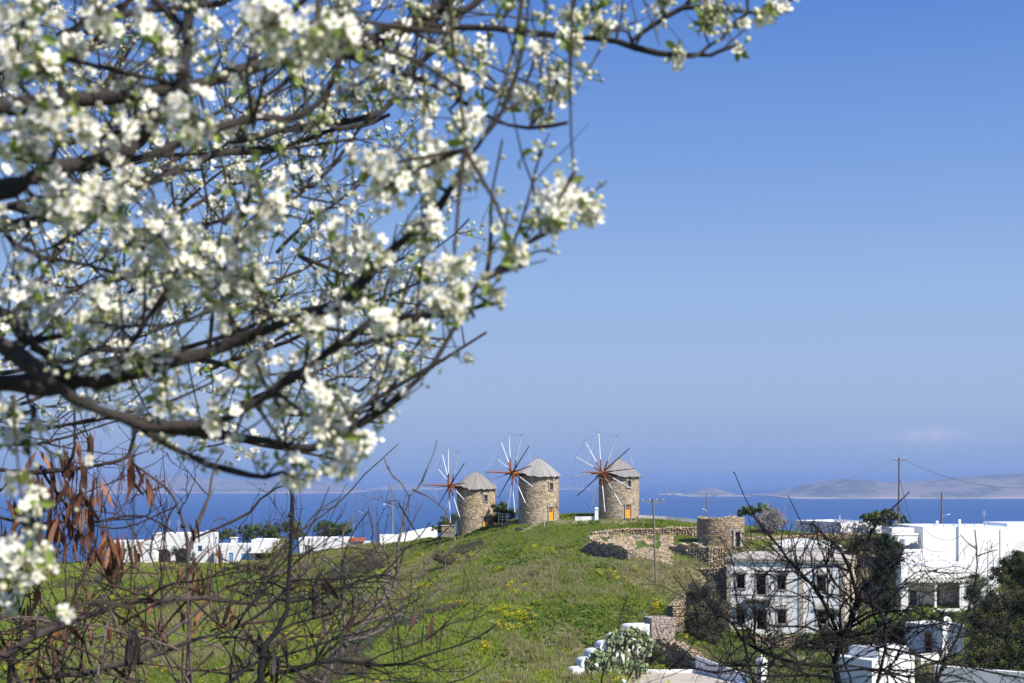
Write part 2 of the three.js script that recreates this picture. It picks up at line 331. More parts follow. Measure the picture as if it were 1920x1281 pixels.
function windmill({ pos, face, spin, doorAz, winAz, winY, h, label, shaft, seedNo, cap: capTone, course, tint }) {
  reseed(seedNo);
  const g = base('windmill', label, 'windmill', pos, 0, 'stone windmills on the hill crest'), r = 3.02, hub = V(Math.sin(face), 0, Math.cos(face));
  const dW = 0.44, dH = 1.98, wW = 0.3, wH = 1.0, gaps = [[doorAz, dW, 0, dH], [winAz, wW, winY, winY + wH]];
  const core = new MB(); shell(core, r, h, gaps, [0.52, 0.45, 0.36]); core.build('tower', M.stone, g);
  const st = new MB(); courses(st, r, h, gaps.map(([a, w, lo, hi]) => [a, w + 0.12, lo, hi + 0.12]), STONE.map((c) => c.map((v, i) => v * tint[i])), course, () => h + 0.1); st.build('stonework', M.stone, g, true);
  const P = (a, rr, y) => V(Math.sin(a) * rr, y, Math.cos(a) * rr);
  const opening = (az, hw, y0, y1, isDoor) => {                    // built in its own axes: x along the wall, z outward
    const grp = new THREE.Group(); grp.name = isDoor ? 'door' : 'window'; grp.position.copy(P(az, r, 0)); grp.rotation.y = az; g.add(grp);
    const f = new MB();
    f.box(-hw - 0.16, -hw, y0, y1, -0.3, 0.11, [0.4, 0.36, 0.3]); f.box(hw, hw + 0.16, y0, y1, -0.3, 0.11, [0.4, 0.36, 0.3]);
    f.box(-hw - 0.24, hw + 0.24, y1, y1 + 0.2, -0.3, 0.13, [0.42, 0.37, 0.3], 0.02); f.box(-hw - 0.18, hw + 0.18, y0 - 0.12, y0, -0.3, 0.16, [0.42, 0.38, 0.32], 0.02);
    f.build('frame', M.stone, grp);
    if (isDoor) {
      const l = new MB(); l.box(-hw, hw, y0, y0 + 1.2, -0.12, -0.06, YELLOW); l.box(-hw, -hw + 0.1, y0 + 1.2, y1, -0.12, -0.06, YELLOW); l.box(hw - 0.16, hw, y0 + 1.2, y1, -0.12, -0.06, YELLOW); l.box(-hw + 0.1, hw - 0.16, y1 - 0.12, y1, -0.12, -0.06, YELLOW);
      for (const x of [-0.15, 0.14]) l.box(x - 0.015, x + 0.015, y0 + 0.06, y0 + 1.14, -0.06, -0.045, [0.45, 0.24, 0.03]);
      l.box(-0.06, -0.02, y0 + 1.2, y1 - 0.12, -0.11, -0.06, YELLOW); l.box(-hw + 0.1, hw - 0.16, y0 + 1.48, y0 + 1.52, -0.11, -0.06, YELLOW);
      l.build('door_leaf', M.paint, grp);
      const p = new MB(); p.box(-hw + 0.1, hw - 0.16, y0 + 1.2, y1 - 0.12, -0.1, -0.095, WHITE); p.build('pane', M.glass, grp);
    } else {
      const s = new MB(), b = [0.16, 0.09, 0.05]; s.box(-hw, -hw + 0.06, y0, y1, -0.2, -0.12, b); s.box(hw - 0.06, hw, y0, y1, -0.2, -0.12, b); s.box(-hw + 0.06, hw - 0.06, y1 - 0.06, y1, -0.2, -0.12, b); s.box(-hw + 0.06, hw - 0.06, y0, y0 + 0.06, -0.2, -0.12, b); s.box(-0.02, 0.02, y0 + 0.06, y1 - 0.06, -0.19, -0.13, b); s.box(-hw + 0.06, -0.02, y0 + 0.48, y0 + 0.52, -0.19, -0.13, b); s.box(0.02, hw - 0.06, y0 + 0.48, y0 + 0.52, -0.19, -0.13, b);
      s.build('sash', M.wood, grp);
      const p = new MB(); p.box(-hw + 0.05, hw - 0.05, y0 + 0.05, y1 - 0.05, -0.17, -0.165, WHITE); p.build('pane', M.glass, grp);
    }
  };
  opening(doorAz, dW, 0.02, dH, true); opening(winAz, wW, winY, winY + wH, false);
  // roof of weathered boards, raised over the wind shaft
  const roof = new THREE.Group(); roof.name = 'roof'; roof.position.y = h; g.add(roof);
  const NB = 56, apex = 2.72, eave = 3.44, lift = (a) => { const d = Math.acos(clamp(Math.cos(a - face), -1, 1)); return 0.5 * (1 - smooth(0.15, 0.9, d)); };
  const prof = (a, t) => { const L = lift(a), rr = mix(eave - 0.12 * L, 0.03, t), y = mix(-0.06 + L * 0.95, apex, t) + 0.16 * Math.sin(Math.PI * t); return P(a, rr, y); };
  for (let k = 0; k < NB; k++) {
    const a0 = (k + 0.035) / NB * 6.28319, a1 = (k + 0.965) / NB * 6.28319, b = new MB(), lo = R(0.0, 0.05), up = R(0, 0.045), c = jit(capTone, 0.13);
    for (let q = 0; q < 4; q++) {
      const t0 = q ? q / 4 : -lo, t1 = (q + 1) / 4, T = (a, t, dy) => prof(a, t).add(V(0, dy, 0));
      const u0 = up + (3 - q) * 0.02 + 0.02, cc = jit(c, 0.07);
      b.hexa([T(a0, t0, u0 - 0.06), T(a1, t0, u0 - 0.06), T(a1, t1, u0 - 0.04), T(a0, t1, u0 - 0.04)], [T(a0, t0, u0), T(a1, t0, u0), T(a1, t1, u0 - 0.005), T(a0, t1, u0 - 0.005)], cc);
    }
    b.build('roof_board', M.wood, roof);
  }
  const under = new MB();
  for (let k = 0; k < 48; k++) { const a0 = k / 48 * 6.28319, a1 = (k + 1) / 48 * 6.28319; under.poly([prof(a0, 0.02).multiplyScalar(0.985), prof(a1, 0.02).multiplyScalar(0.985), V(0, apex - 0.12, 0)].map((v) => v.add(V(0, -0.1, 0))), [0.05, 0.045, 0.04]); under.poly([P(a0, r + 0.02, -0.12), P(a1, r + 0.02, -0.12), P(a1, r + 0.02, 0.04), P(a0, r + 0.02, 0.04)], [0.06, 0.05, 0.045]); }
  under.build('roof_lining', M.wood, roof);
  const cap = new MB(); cap.boulder(V(0, apex + 0.1, 0), 0.22, 0.22, 0.22, [0.3, 0.28, 0.26], 0.3); cap.build('finial', M.wood, roof);
  // sail wheel: wind shaft, bowsprit and twelve spars
  const wheel = new THREE.Group(); wheel.name = 'sail_wheel'; wheel.position.copy(hub).multiplyScalar(shaft).setY(h + 0.5); wheel.rotation.y = face; g.add(wheel);
  const ax = new MB(); ax.bar(V(0, 0, -shaft + 0.4), V(0, 0, 0.5), 0.24, RUST, 10); ax.bar(V(0, 0, -0.35), V(0, 0, 0.35), 0.46, [0.38, 0.13, 0.03], 8); ax.build('wind_shaft', M.wood, wheel);
  const bow = new MB(); bow.bar(V(0, 0, 0.4), V(0, 0.1, 4.7), [0.16, 0.07], RUST, 8); bow.build('bowsprit', M.wood, wheel);
  const tips = [];
  for (let k = 0; k < 12; k++) {
    const a = spin + k / 12 * 6.28319, d = V(-Math.sin(a), Math.cos(a), 0), z = [0.22, -0.02, -0.24][k % 3], L = 5.95 * R(0.98, 1.02), unpainted = [4, 9, 10].includes(k);
    const tip = d.clone().multiplyScalar(L).setZ(z - 0.1), sp = new MB(), mid = d.clone().multiplyScalar(L * 0.33).setZ(z), c2 = unpainted ? [0.07, 0.06, 0.055] : [0.82, 0.82, 0.8];
    sp.bar(d.clone().multiplyScalar(0.1).setZ(z), mid, [0.13, 0.1], [RUST[0] * (unpainted ? 0.55 : 1), RUST[1] * (unpainted ? 0.6 : 1), RUST[2]], 6);
    sp.bar(mid.clone().addScaledVector(d, -0.25).setZ(z + 0.012), tip, [0.082, 0.062], c2, 6);
    sp.box(tip.x - 0.06, tip.x + 0.06, tip.y - 0.06, tip.y + 0.06, tip.z - 0.06, tip.z + 0.06, [0.09, 0.08, 0.075]);
    sp.build('spar', M.wood, wheel); tips.push(tip);
  }
  const lines = new MB(), wire = [0.42, 0.42, 0.44], sag = (a, b, s) => { const o = []; for (let k = 0; k <= 5; k++) { const t = k / 5; o.push(a.clone().lerp(b, t).multiplyScalar(1 - s * 4 * t * (1 - t))); } return o; };
  for (let k = 0; k < 12; k++) { lines.tube(sag(tips[k], tips[(k + 1) % 12], 0.02), 0.018, 4, wire); lines.tube(sag(tips[k], V(0, 0.1, 4.6), 0.0), 0.012, 4, wire); }
  lines.build('rigging', M.metal, wheel);
}
const millAt = (px, py, D) => at(px, py, D);
windmill({ pos: millAt(1160.5, 970, 215), face: -0.72, spin: 0.1, doorAz: 0.40, winAz: 0.44, winY: 4.55, h: 6.22, shaft: 4.1, seedNo: 11, course: 0.18, tint: [0.9, 0.92, 0.96], cap: [0.27, 0.255, 0.24], label: 'rightmost windmill, beside the small white gatepost, its wheel turned most to the viewer' });
windmill({ pos: millAt(1010, 975, 214), face: -1.06, spin: 0.16, doorAz: 0.64, winAz: 0.64, winY: 4.55, h: 6.6, shaft: 4.5, seedNo: 12, course: 0.2, tint: [1, 0.99, 0.97], cap: [0.33, 0.315, 0.29], label: 'middle windmill with grey board roof, a metal railing on its left side' });
windmill({ pos: millAt(892.5, 991.5, 225), face: -1.1, spin: 0.07, doorAz: 0.54, winAz: 0.54, winY: 4.35, h: 6.35, shaft: 4.5, seedNo: 13, course: 0.25, tint: [1.06, 1, 0.9], cap: [0.29, 0.265, 0.23], label: 'leftmost windmill, lowest of the three, beside a small stone hut' });

// the ruined mill: a broken, roofless drum
{
  reseed(21);
  const g = base('ruined_mill', 'roofless round stone tower with dark doorway, stump of a ruined mill', 'ruined tower', at(1351.5, 1024, 185)), r = 3.02, az = 0.62;
  const rim = (a) => 3.72 + 0.25 * (fbm(a * 3 + 2, 4, 2) - 0.4) + (Math.abs(a - 0.1) < 0.5 ? 0.3 : 0);
  const gaps = [[az, 0.42, 0, 1.95]], core = new MB(); shell(core, r, 3.55, gaps, [0.26, 0.22, 0.165]); core.build('tower', M.stone, g);
  const st = new MB(); courses(st, r, 4.3, gaps.map(([a, w, lo, hi]) => [a, w + 0.3, lo, hi + 0.2]), STONE.map(([x, y, z]) => [x * 0.9, y * 0.85, z * 0.8]), 0.24, rim);
  for (let k = 0; k < 150; k++) { const a = R(0, 6.28), rr = R(2.4, 2.98); st.boulder(V(Math.sin(a) * rr, rim(a) - R(0, 0.25), Math.cos(a) * rr), R(0.12, 0.26), R(0.08, 0.16), R(0.12, 0.24), jit(pick(STONE), 0.2)); }
  st.build('stonework', M.stone, g, true);
  const d = new THREE.Group(); d.name = 'doorway'; d.position.set(Math.sin(az) * r, 0, Math.cos(az) * r); d.rotation.y = az; g.add(d);
  const f = new MB(), c = [0.46, 0.43, 0.38]; f.box(-0.76, -0.42, 0, 1.95, -0.4, 0.12, c, 0.03); f.box(0.42, 0.76, 0, 1.95, -0.4, 0.12, c, 0.03); f.box(-0.8, 0.8, 1.95, 2.25, -0.4, 0.14, c, 0.03); f.build('frame', M.stone, d);
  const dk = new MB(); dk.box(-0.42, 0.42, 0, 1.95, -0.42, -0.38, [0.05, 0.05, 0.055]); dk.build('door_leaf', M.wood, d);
}

// dry stone walls: pts [px, py of the foot, D, height m]
const along = (pts, step, fn) => {
  for (let k = 0; k < pts.length - 1; k++) {
    const [a, b] = [pts[k], pts[k + 1]], A = at(a[0], a[1], a[2]), B = at(b[0], b[1], b[2]), L = Math.hypot(B.x - A.x, B.z - A.z), t = V(B.x - A.x, 0, B.z - A.z).normalize();
    let n = V(-t.z, 0, t.x); if (n.z < 0) n.negate();
    for (let s = 0; s < L; s += step * R(0.8, 1.2)) { const u = s / L; fn(A.clone().lerp(B, u), t, n, mix(a[3], b[3], u)); }
  }
};
function dryWall(label, pts, thick = 0.7, tones = STONE, size = 0.34) {
  const g = base('dry_stone_wall', label, 'dry stone wall'), core = new MB(), st = new MB();
  for (let k = 0; k < pts.length - 1; k++) {
    const [a, b] = [pts[k], pts[k + 1]], A = at(a[0], a[1], a[2]), B = at(b[0], b[1], b[2]), t = V(B.x - A.x, 0, B.z - A.z).normalize(); let n = V(-t.z, 0, t.x); if (n.z < 0) n.negate();
    const q = (p, s, y) => p.clone().addScaledVector(n, s).add(V(0, y, 0));
    core.hexa([q(A, 0, -1.2), q(B, 0, -1.2), q(B, -thick, -1.2), q(A, -thick, -1.2)], [q(A, 0, a[3] * 0.72), q(B, 0, b[3] * 0.72), q(B, -thick, b[3] * 0.72), q(A, -thick, a[3] * 0.72)], [0.2, 0.165, 0.125]);
  }
  core.build('core', M.stone, g);
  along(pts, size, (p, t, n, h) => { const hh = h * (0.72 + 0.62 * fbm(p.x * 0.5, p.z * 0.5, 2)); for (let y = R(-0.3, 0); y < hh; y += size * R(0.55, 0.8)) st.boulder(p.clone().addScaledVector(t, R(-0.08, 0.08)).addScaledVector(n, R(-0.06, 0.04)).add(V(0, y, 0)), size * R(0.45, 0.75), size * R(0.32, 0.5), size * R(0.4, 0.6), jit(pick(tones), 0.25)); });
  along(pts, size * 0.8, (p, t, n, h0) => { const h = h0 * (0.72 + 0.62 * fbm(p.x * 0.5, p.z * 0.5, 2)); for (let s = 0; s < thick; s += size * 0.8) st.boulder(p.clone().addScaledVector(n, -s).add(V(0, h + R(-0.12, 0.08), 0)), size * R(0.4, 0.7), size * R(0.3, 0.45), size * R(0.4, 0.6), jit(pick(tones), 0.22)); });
  st.build('stones', M.stone, g, true);
  return g;
}
reseed(31);
const EARTHY = STONE.map(([x, y, z]) => [x * 0.9, y * 0.87, z * 0.85]);
dryWall('long low stone terrace wall behind the leaning pole, running to the round tower', [[1112, 1004, 193, 0.35], [1160, 1000, 194, 0.55], [1226, 1001, 193, 0.7], [1308, 1004, 192, 1.1]], 0.8, EARTHY);
dryWall('shaded stone terrace wall at the left end of the rubble slope', [[1094, 1036, 179, 0.8], [1118, 1045, 175, 2.0], [1150, 1054, 172, 2.4], [1180, 1061, 169, 1.6]], 0.9, STONE);
dryWall('stone terrace wall at the foot of the ruined round tower', [[1256, 1045, 181, 1.6], [1290, 1057, 176, 2.4], [1330, 1060, 174, 2.5], [1366, 1058, 174, 2.1]], 0.8, STONE);
dryWall('broken low stone wall against the back corner of the pedimented house', [[1300, 1073, 168, 0.4], [1330, 1077, 166, 0.6], [1362, 1080, 165, 0.9]], 0.7, EARTHY);
dryWall('stone wall behind the bare grey tree, right of the round tower', [[1396, 1022, 190, 0.8], [1450, 1020, 194, 0.9], [1530, 1014, 200, 0.9], [1612, 1012, 204, 0.9]], 0.7, EARTHY);
{
  const g = new MB();                                              // loose stone tumbled between the terrace walls
  for (let k = 0; k < 4200; k++) {
    const px = R(1105, 1262), t = (px - 1105) / 157, D = mix(R(176, 194), R(167, 193), t), lo = mix(1012, 1063, smooth(0.1, 0.7, t));
    const p = groundAt(px, D), py = projY(p.y, D); if (py > lo || py < 994) continue;
    if (vnoise(px * 0.06, D * 0.3) > 0.74) continue;
    const s = R(0.1, 0.26); g.boulder(p.add(V(0, s * 0.2, 0)), s * 1.2, s * 0.75, s, jit(pick(EARTHY), 0.25));
  }
  tag(g.build('rubble', M.stone), 'loose brown rubble stones tumbled on the slope around the wooden pole', 'rubble', null, 'stuff');
}
{
  const g = base('stone_hut', 'tiny flat roofed stone hut beside the leftmost windmill', 'hut', at(840, 1000, 220)); reseed(33);
  const c = new MB(); c.box(-1.0, 1.0, -0.6, 1.1, -1.6, 0, [0.36, 0.31, 0.24]); c.build('wall', M.stone, g);
  const s = new MB(); for (let y = 0; y < 1.05; y += 0.24) for (let x = -1; x < 0.95;) { const w = R(0.25, 0.5); s.stone(V(x + w / 2, y + 0.12, -0.02), V(1, 0, 0), V(0, 0, 1), w * 0.93, 0.21, 0.07, jit(pick(EARTHY), 0.2)); x += w; } s.build('stonework', M.stone, g, true);
  const r = new MB(); r.box(-1.12, 1.12, 1.1, 1.24, -1.7, 0.12, [0.5, 0.44, 0.35], 0.03); r.build('roof', M.stone, g);
}

// ---------------------------------------------------------------- buildings
const hit = (o, th, px, py) => {                                   // where the ray through a pixel meets a facade: [metres from its left end, height]
  const k = (px - CX) / F, m = -(py - HY) / F, n = V(Math.sin(th), 0, Math.cos(th)), d = o.dot(n) / (k * n.x - n.z);
  const p = V(k * d, m * d, -d).sub(o); return [p.x * Math.cos(th) - p.z * Math.sin(th), p.y];
};
function wallMesh(w, h, t, holes, mat, name, parent, drop = 1.5) { // wall in the plane z -t..0 with real openings [x0, x1, y0, y1]
  const s = new THREE.Shape(); s.moveTo(0, -drop); s.lineTo(w, -drop); s.lineTo(w, h); s.lineTo(0, h); s.closePath();
  for (const [x0, x1, y0, y1, arch] of holes) { const p = new THREE.Path(); p.moveTo(x0, y0); if (arch) { p.lineTo(x0, y1 - (x1 - x0) / 2); p.absarc((x0 + x1) / 2, y1 - (x1 - x0) / 2, (x1 - x0) / 2, Math.PI, 0, true); p.lineTo(x1, y0); } else { p.lineTo(x0, y1); p.lineTo(x1, y1); p.lineTo(x1, y0); } p.closePath(); s.holes.push(p); }
  const g = new THREE.ExtrudeGeometry(s, { depth: t, bevelEnabled: false, curveSegments: 8 }); g.translate(0, 0, -t);
  const c = new Float32Array(g.attributes.position.count * 3).fill(1); g.setAttribute('color', new THREE.BufferAttribute(c, 3));
  const m = new THREE.Mesh(g, mat); m.name = name; parent.add(m); return m;
}
// o: corner position (front left foot), th turn, w d h, holes on the front and on the sides
function shellHouse(g, { w, d, h, front = [], left = [], right = [], mat = M.plaster, roofMat = M.plaster, t = 0.35, parapet = 0.25, rightMat }) {
  wallMesh(w, h, t, front, mat, 'wall', g);
  const b = wallMesh(w, h, t, [], mat, 'wall', g); b.position.z = -d + t;
  const r = wallMesh(d - 2 * t, h, t, right, rightMat || mat, 'wall', g); r.rotation.y = Math.PI / 2; r.position.set(w, 0, -t);
  const l = wallMesh(d - 2 * t, h, t, left, mat, 'wall', g); l.rotation.y = -Math.PI / 2; l.position.set(0, 0, -d + t);
  const f = new MB(); f.box(t, w - t, h - parapet - 0.25, h - parapet, -d + t, -t, WHITE); f.build('roof', roofMat, g);
  const fl = new MB(); fl.box(t, w - t, -0.3, -0.05, -d + t, -t, [0.3, 0.28, 0.25]); fl.build('floor', M.oldPlaster, g);
}
function windowIn(g, x0, x1, y0, y1, { frame = [0.3, 0.36, 0.45], name = 'window', bars = 1, rows = 2, leaf, z = -0.12 } = {}) {
  const grp = new THREE.Group(); grp.name = name; g.add(grp);
  const f = new MB(), e = 0.07; f.box(x0, x0 + e, y0, y1, z - 0.06, z, frame); f.box(x1 - e, x1, y0, y1, z - 0.06, z, frame); f.box(x0 + e, x1 - e, y1 - e, y1, z - 0.06, z, frame); f.box(x0 + e, x1 - e, y0, y0 + e, z - 0.06, z, frame);
  if (!leaf) { for (let k = 1; k <= bars; k++) { const x = mix(x0, x1, k / (bars + 1)); f.box(x - 0.03, x + 0.03, y0 + e, y1 - e, z - 0.05, z - 0.01, frame); } for (let k = 1; k <= rows; k++) { const y = mix(y0, y1, k / (rows + 1)); f.box(x0 + e, x1 - e, y - 0.02, y + 0.02, z - 0.045, z - 0.015, frame); } }
  f.build('frame', M.paint, grp);
  const p = new MB(); p.box(x0 + e, x1 - e, y0 + e, y1 - e, z - 0.035, z - 0.028, leaf || WHITE); p.build(leaf ? 'leaf' : 'pane', leaf ? M.paint : M.glass, grp);
  return grp;
}
// the abandoned house with pediments
{
  const th = -0.32, fr = V((1585 - CX) / F * 155, 0, -155), w = 12.95, d = 15, yb = -16.9, h = 8.0;
  const o = fr.clone().add(V(-w * Math.cos(th), 0, w * Math.sin(th))); o.y = yb;
  const g = base('abandoned_house', 'abandoned two storey house with pedimented empty windows and a small balcony', 'house', o, th); reseed(41);
  const sp = [];
  const op = (px, yTop, yBot, wid) => { const [x, y1] = hit(o, th, px, yTop), y0 = hit(o, th, px, yBot)[1]; sp.push([x - wid / 2, x + wid / 2, y0, y1]); };
  op(1388.5, 1078, 1103, 0.95); op(1427, 1079.5, 1118.5, 1.05); op(1465, 1080, 1105, 0.95); op(1540, 1081, 1108, 1.0);
  op(1389, 1143, 1170, 0.95); op(1428, 1146, 1181, 1.15); op(1466, 1145, 1169, 0.95); op(1541, 1146, 1170, 1.0);
  shellHouse(g, { w, d, h, front: sp, mat: M.oldPlaster, rightMat: M.beige, roofMat: M.beige, t: 0.5, parapet: 0.1, right: [] });
  const PINK = [0.58, 0.48, 0.43], SAND = [0.66, 0.58, 0.48];
  sp.forEach(([x0, x1, y0, y1], k) => {
    const door = k === 1 || k === 5, grp = new THREE.Group(); grp.name = door ? 'doorway' : 'window'; g.add(grp);
    const f = new MB(); f.box(x0 - 0.17, x0, y0, y1, -0.35, 0.06, PINK); f.box(x1, x1 + 0.17, y0, y1, -0.35, 0.06, PINK); f.box(x0 - 0.2, x1 + 0.2, y1, y1 + 0.18, -0.35, 0.07, PINK);
    if (!door) f.box(x0 - 0.22, x1 + 0.22, y0 - 0.14, y0, -0.35, 0.1, PINK);
    f.build('frame', M.stone, grp);
    const p = new MB(), yy = y1 + 0.3, m = (x0 + x1) / 2, a = [V(x0 - 0.34, yy, 0.01), V(x1 + 0.34, yy, 0.01), V(m, yy + 0.5, 0.01)], b = a.map((v) => v.clone().setZ(0.2));
    p.poly(b, SAND); p.poly([a[0], a[1], b[1], b[0]], SAND); p.poly([a[1], a[2], b[2], b[1]], SAND); p.poly([a[2], a[0], b[0], b[2]], SAND); p.box(x0 - 0.36, x1 + 0.36, yy - 0.09, yy - 0.003, 0.003, 0.22, SAND); p.build('pediment', M.stone, grp);
    if (k === 3 || k === 6) { const s = new MB(), red = [0.13, 0.035, 0.02]; s.box(x1 - 0.45, x1 - 0.02, y0 + 0.02, y1 - 0.02, -0.28, -0.22, red); s.build('shutter', M.wood, grp); }
  });
  const trim = new MB(); for (const px of [1363, 1502.5, 1581.5]) { const x = clamp(hit(o, th, px, 1080)[0], 0.26, w - 0.26); trim.box(x - 0.26, x + 0.26, 0, h - 0.32, 0.003, 0.09, SAND); } trim.build('pilaster', M.stone, g);
  const co = new MB(); co.box(-0.12, w + 0.12, h - 0.3, h - 0.1, 0.004, 0.26, SAND); co.box(-0.2, w + 0.2, h - 0.1, h + 0.08, -d - 0.1, 0.3, [0.66, 0.6, 0.5], 0.03); co.box(w + 0.004, w + 0.2, h - 0.3, h - 0.1, -d, 0, SAND); co.box(0, w, 3.95, 4.07, 0.004, 0.07, [0.4, 0.38, 0.36]); co.build('cornice', M.stone, g);
  const bal = new THREE.Group(); bal.name = 'balcony'; g.add(bal);
  const [bx0, by] = hit(o, th, 1397, 1122), bx1 = hit(o, th, 1447, 1122)[0], bs = new MB(); bs.box(bx0, bx1, by - 0.12, by + 0.06, 0.1, 1.05, [0.42, 0.37, 0.3], 0.02); bs.build('slab', M.stone, bal);
  const br = new MB(); for (let k = 0; k < 5; k++) { const x = mix(bx0 + 0.2, bx1 - 0.2, k / 4); br.hexa([V(x - 0.1, by - 0.62, 0.1), V(x + 0.1, by - 0.62, 0.1), V(x + 0.1, by - 0.62, 0.01), V(x - 0.1, by - 0.62, 0.01)], [V(x - 0.1, by - 0.125, 0.85), V(x + 0.1, by - 0.125, 0.85), V(x + 0.1, by - 0.125, 0.01), V(x - 0.1, by - 0.125, 0.01)], [0.3, 0.25, 0.2]); } br.build('bracket', M.stone, bal);
  // crumbled stone on the sunlit side wall
  const q = new MB(); for (let k = 0; k < 420; k++) { const z = -R(0.6, d - 0.4), y = R(0, h - 1) * Math.pow(rnd(), 0.4); if (fbm(z * 0.5, y * 0.5 + 9, 3) < 0.46) continue; q.boulder(V(w + 0.02, y, z), 0.09, R(0.08, 0.16), R(0.12, 0.24), jit(pick(EARTHY), 0.2), 0); } q.build('exposed_stones', M.stone, g, true);
}
function plainHouse({ name = 'white_house', label, cat = 'house', group, px, py, D, th = 0, w, d, top, front = [], left = [], right = [], mat = M.plaster, t = 0.35, parapet = 0.3, roofMat }) {
  const o = at(px, py, D), g = base(name, label, cat, o, th, group), h = (py - top) / F * D;
  shellHouse(g, { w, d, h, front, left, right, mat, t, parapet, roofMat: roofMat || mat });
  g.userData.size = undefined; delete g.userData.size;
  return { g, o, h };
}
const BLUE = RGB(60, 100, 165), BROWN = [0.10, 0.035, 0.018];
reseed(51);
{ // far white house above the bare tree, and the blue gate beside it
  const th = 0.5, o = at(1577, 1012, 226), { g } = plainHouse({ label: 'long white house with blue window above the abandoned house, left of the tall pole', px: 1577, py: 1012, D: 226, th, w: 8.6, d: 11.5, top: 979, front: [[6.0, 7.2, 0.6, 1.7]] });
  windowIn(g, 6.0, 7.2, 0.6, 1.7, { frame: BLUE, bars: 1, rows: 0 });
  const v = new MB(); v.bar(V(2.4, 2.4, -3), V(2.4, 3.8, -3), 0.1, [0.7, 0.7, 0.7]); v.build('vent_pipe', M.metal, g);
  const p = base('garden_gate', 'bright blue gate between the long white house and the tall pole', 'gate', at(1668, 1004, 228), 0.1), b = new MB(); b.box(0, 1.15, 0, 2.1, -0.1, 0, BLUE); b.build('gate_leaf', M.paint, p); const c = new MB(); c.box(-0.18, 0, -0.6, 2.2, -0.2, 0.05, [0.75, 0.75, 0.75]); c.box(1.15, 1.33, -0.6, 2.2, -0.2, 0.05, [0.75, 0.75, 0.75]); c.build('post', M.plaster, p);
}
{ // white low house with a rounded roof behind the abandoned one
  const g = base('white_house', 'low white house with rounded roof directly behind the abandoned house', 'house', at(1452, 1060, 186), 0), b = new MB();
  b.box(0, 9.6, -1, 2.3, -6, 0, [0.55, 0.55, 0.55]); b.build('wall', M.plaster, g);
  const r = new MB(), N = 12; for (let k = 0; k < N; k++) { const f = (q) => [9.6 * q, 2.3 + 0.95 * Math.pow(Math.sin(Math.PI * clamp(q * 0.94 + 0.04)), 0.6)], [x0, y0] = f(k / N), [x1, y1] = f((k + 1) / N); r.hexa([V(x0, 2.3, 0.05), V(x1, 2.3, 0.05), V(x1, 2.3, -6.05), V(x0, 2.3, -6.05)], [V(x0, y0 - 0.25, 0.05), V(x1, y1 - 0.25, 0.05), V(x1, y1, -6.05), V(x0, y0, -6.05)], WHITE); } r.build('roof', M.plaster, g);
}
{ // the big white building on the right
  const th = 0.06, o = at(1731, 1075, 182), D = 182, g = base('large_white_house', 'large blank white house with a blue roof railing and tall thin chimney', 'house', o, th), h = (1075 - 988) / F * D;
  shellHouse(g, { w: 16.5, d: 12, h, parapet: 0.35 });
  const ch = new MB(); ch.box(4.55, 4.83, h - 5.4, h + 0.95, 0.02, 0.3, WHITE, 0.05); ch.box(4.5, 4.88, h - 5.6, h - 5.4, 0.02, 0.36, WHITE); ch.build('chimney', M.plaster, g);
  const c2 = new MB(); c2.box(2.05, 2.35, h, h + 0.75, -1.2, -0.9, WHITE, 0.05); c2.build('chimney', M.plaster, g);
  const rl = new THREE.Group(); rl.name = 'railing'; g.add(rl);
  const lb = RGB(150, 175, 225), [rx0] = hit(o, th, 1751, 985), [rx1] = hit(o, th, 1886, 988);
  const bars = new MB(); bars.box(rx0, rx1, h + 0.3, h + 0.37, -0.2, -0.14, lb); bars.box(rx0, rx1, h + 0.12, h + 0.18, -0.2, -0.14, lb); bars.build('rail', M.paint, rl);
  for (let k = 0; k <= 7; k++) { const p = new MB(), x = mix(rx0, rx1, k / 7); p.box(x - 0.05, x + 0.05, h, h + 0.45, -0.23, -0.11, lb); p.build('post', M.paint, rl); }
  const [vx, vy] = hit(o, th, 1850, 1030), vt = new THREE.Group(); vt.name = 'vent'; g.add(vt); const vf = new MB(); vf.box(vx - 0.22, vx + 0.22, vy - 0.16, vy + 0.16, 0.004, 0.05, [0.72, 0.72, 0.72]); vf.build('frame', M.paint, vt); const vs = new MB(); for (let k = 0; k < 4; k++) vs.box(vx - 0.17, vx + 0.17, vy - 0.11 + k * 0.065, vy - 0.08 + k * 0.065, 0.052, 0.06, [0.35, 0.35, 0.36]); vs.build('slat', M.paint, vt);
  const dp = new MB(); dp.bar(V(10.1, -1, 0.08), V(10.1, h - 0.3, 0.08), 0.05, [0.8, 0.8, 0.8]); dp.build('drainpipe', M.paint, g);
  const up = new MB(); up.box(11.0, 16.5, h, h + 0.42, -8, 0.0, WHITE, 0.08); up.build('parapet', M.plaster, g);
  const an = new MB(); an.bar(V(9.2, h, -3), V(9.2, h + 2.1, -3), 0.02, [0.6, 0.6, 0.6]); for (let k = 0; k < 3; k++) an.bar(V(8.9 + 0.05 * k, h + 1.4 + 0.25 * k, -3), V(9.5 - 0.05 * k, h + 1.4 + 0.25 * k, -3), 0.015, [0.6, 0.6, 0.6]); an.build('antenna', M.metal, g);
}
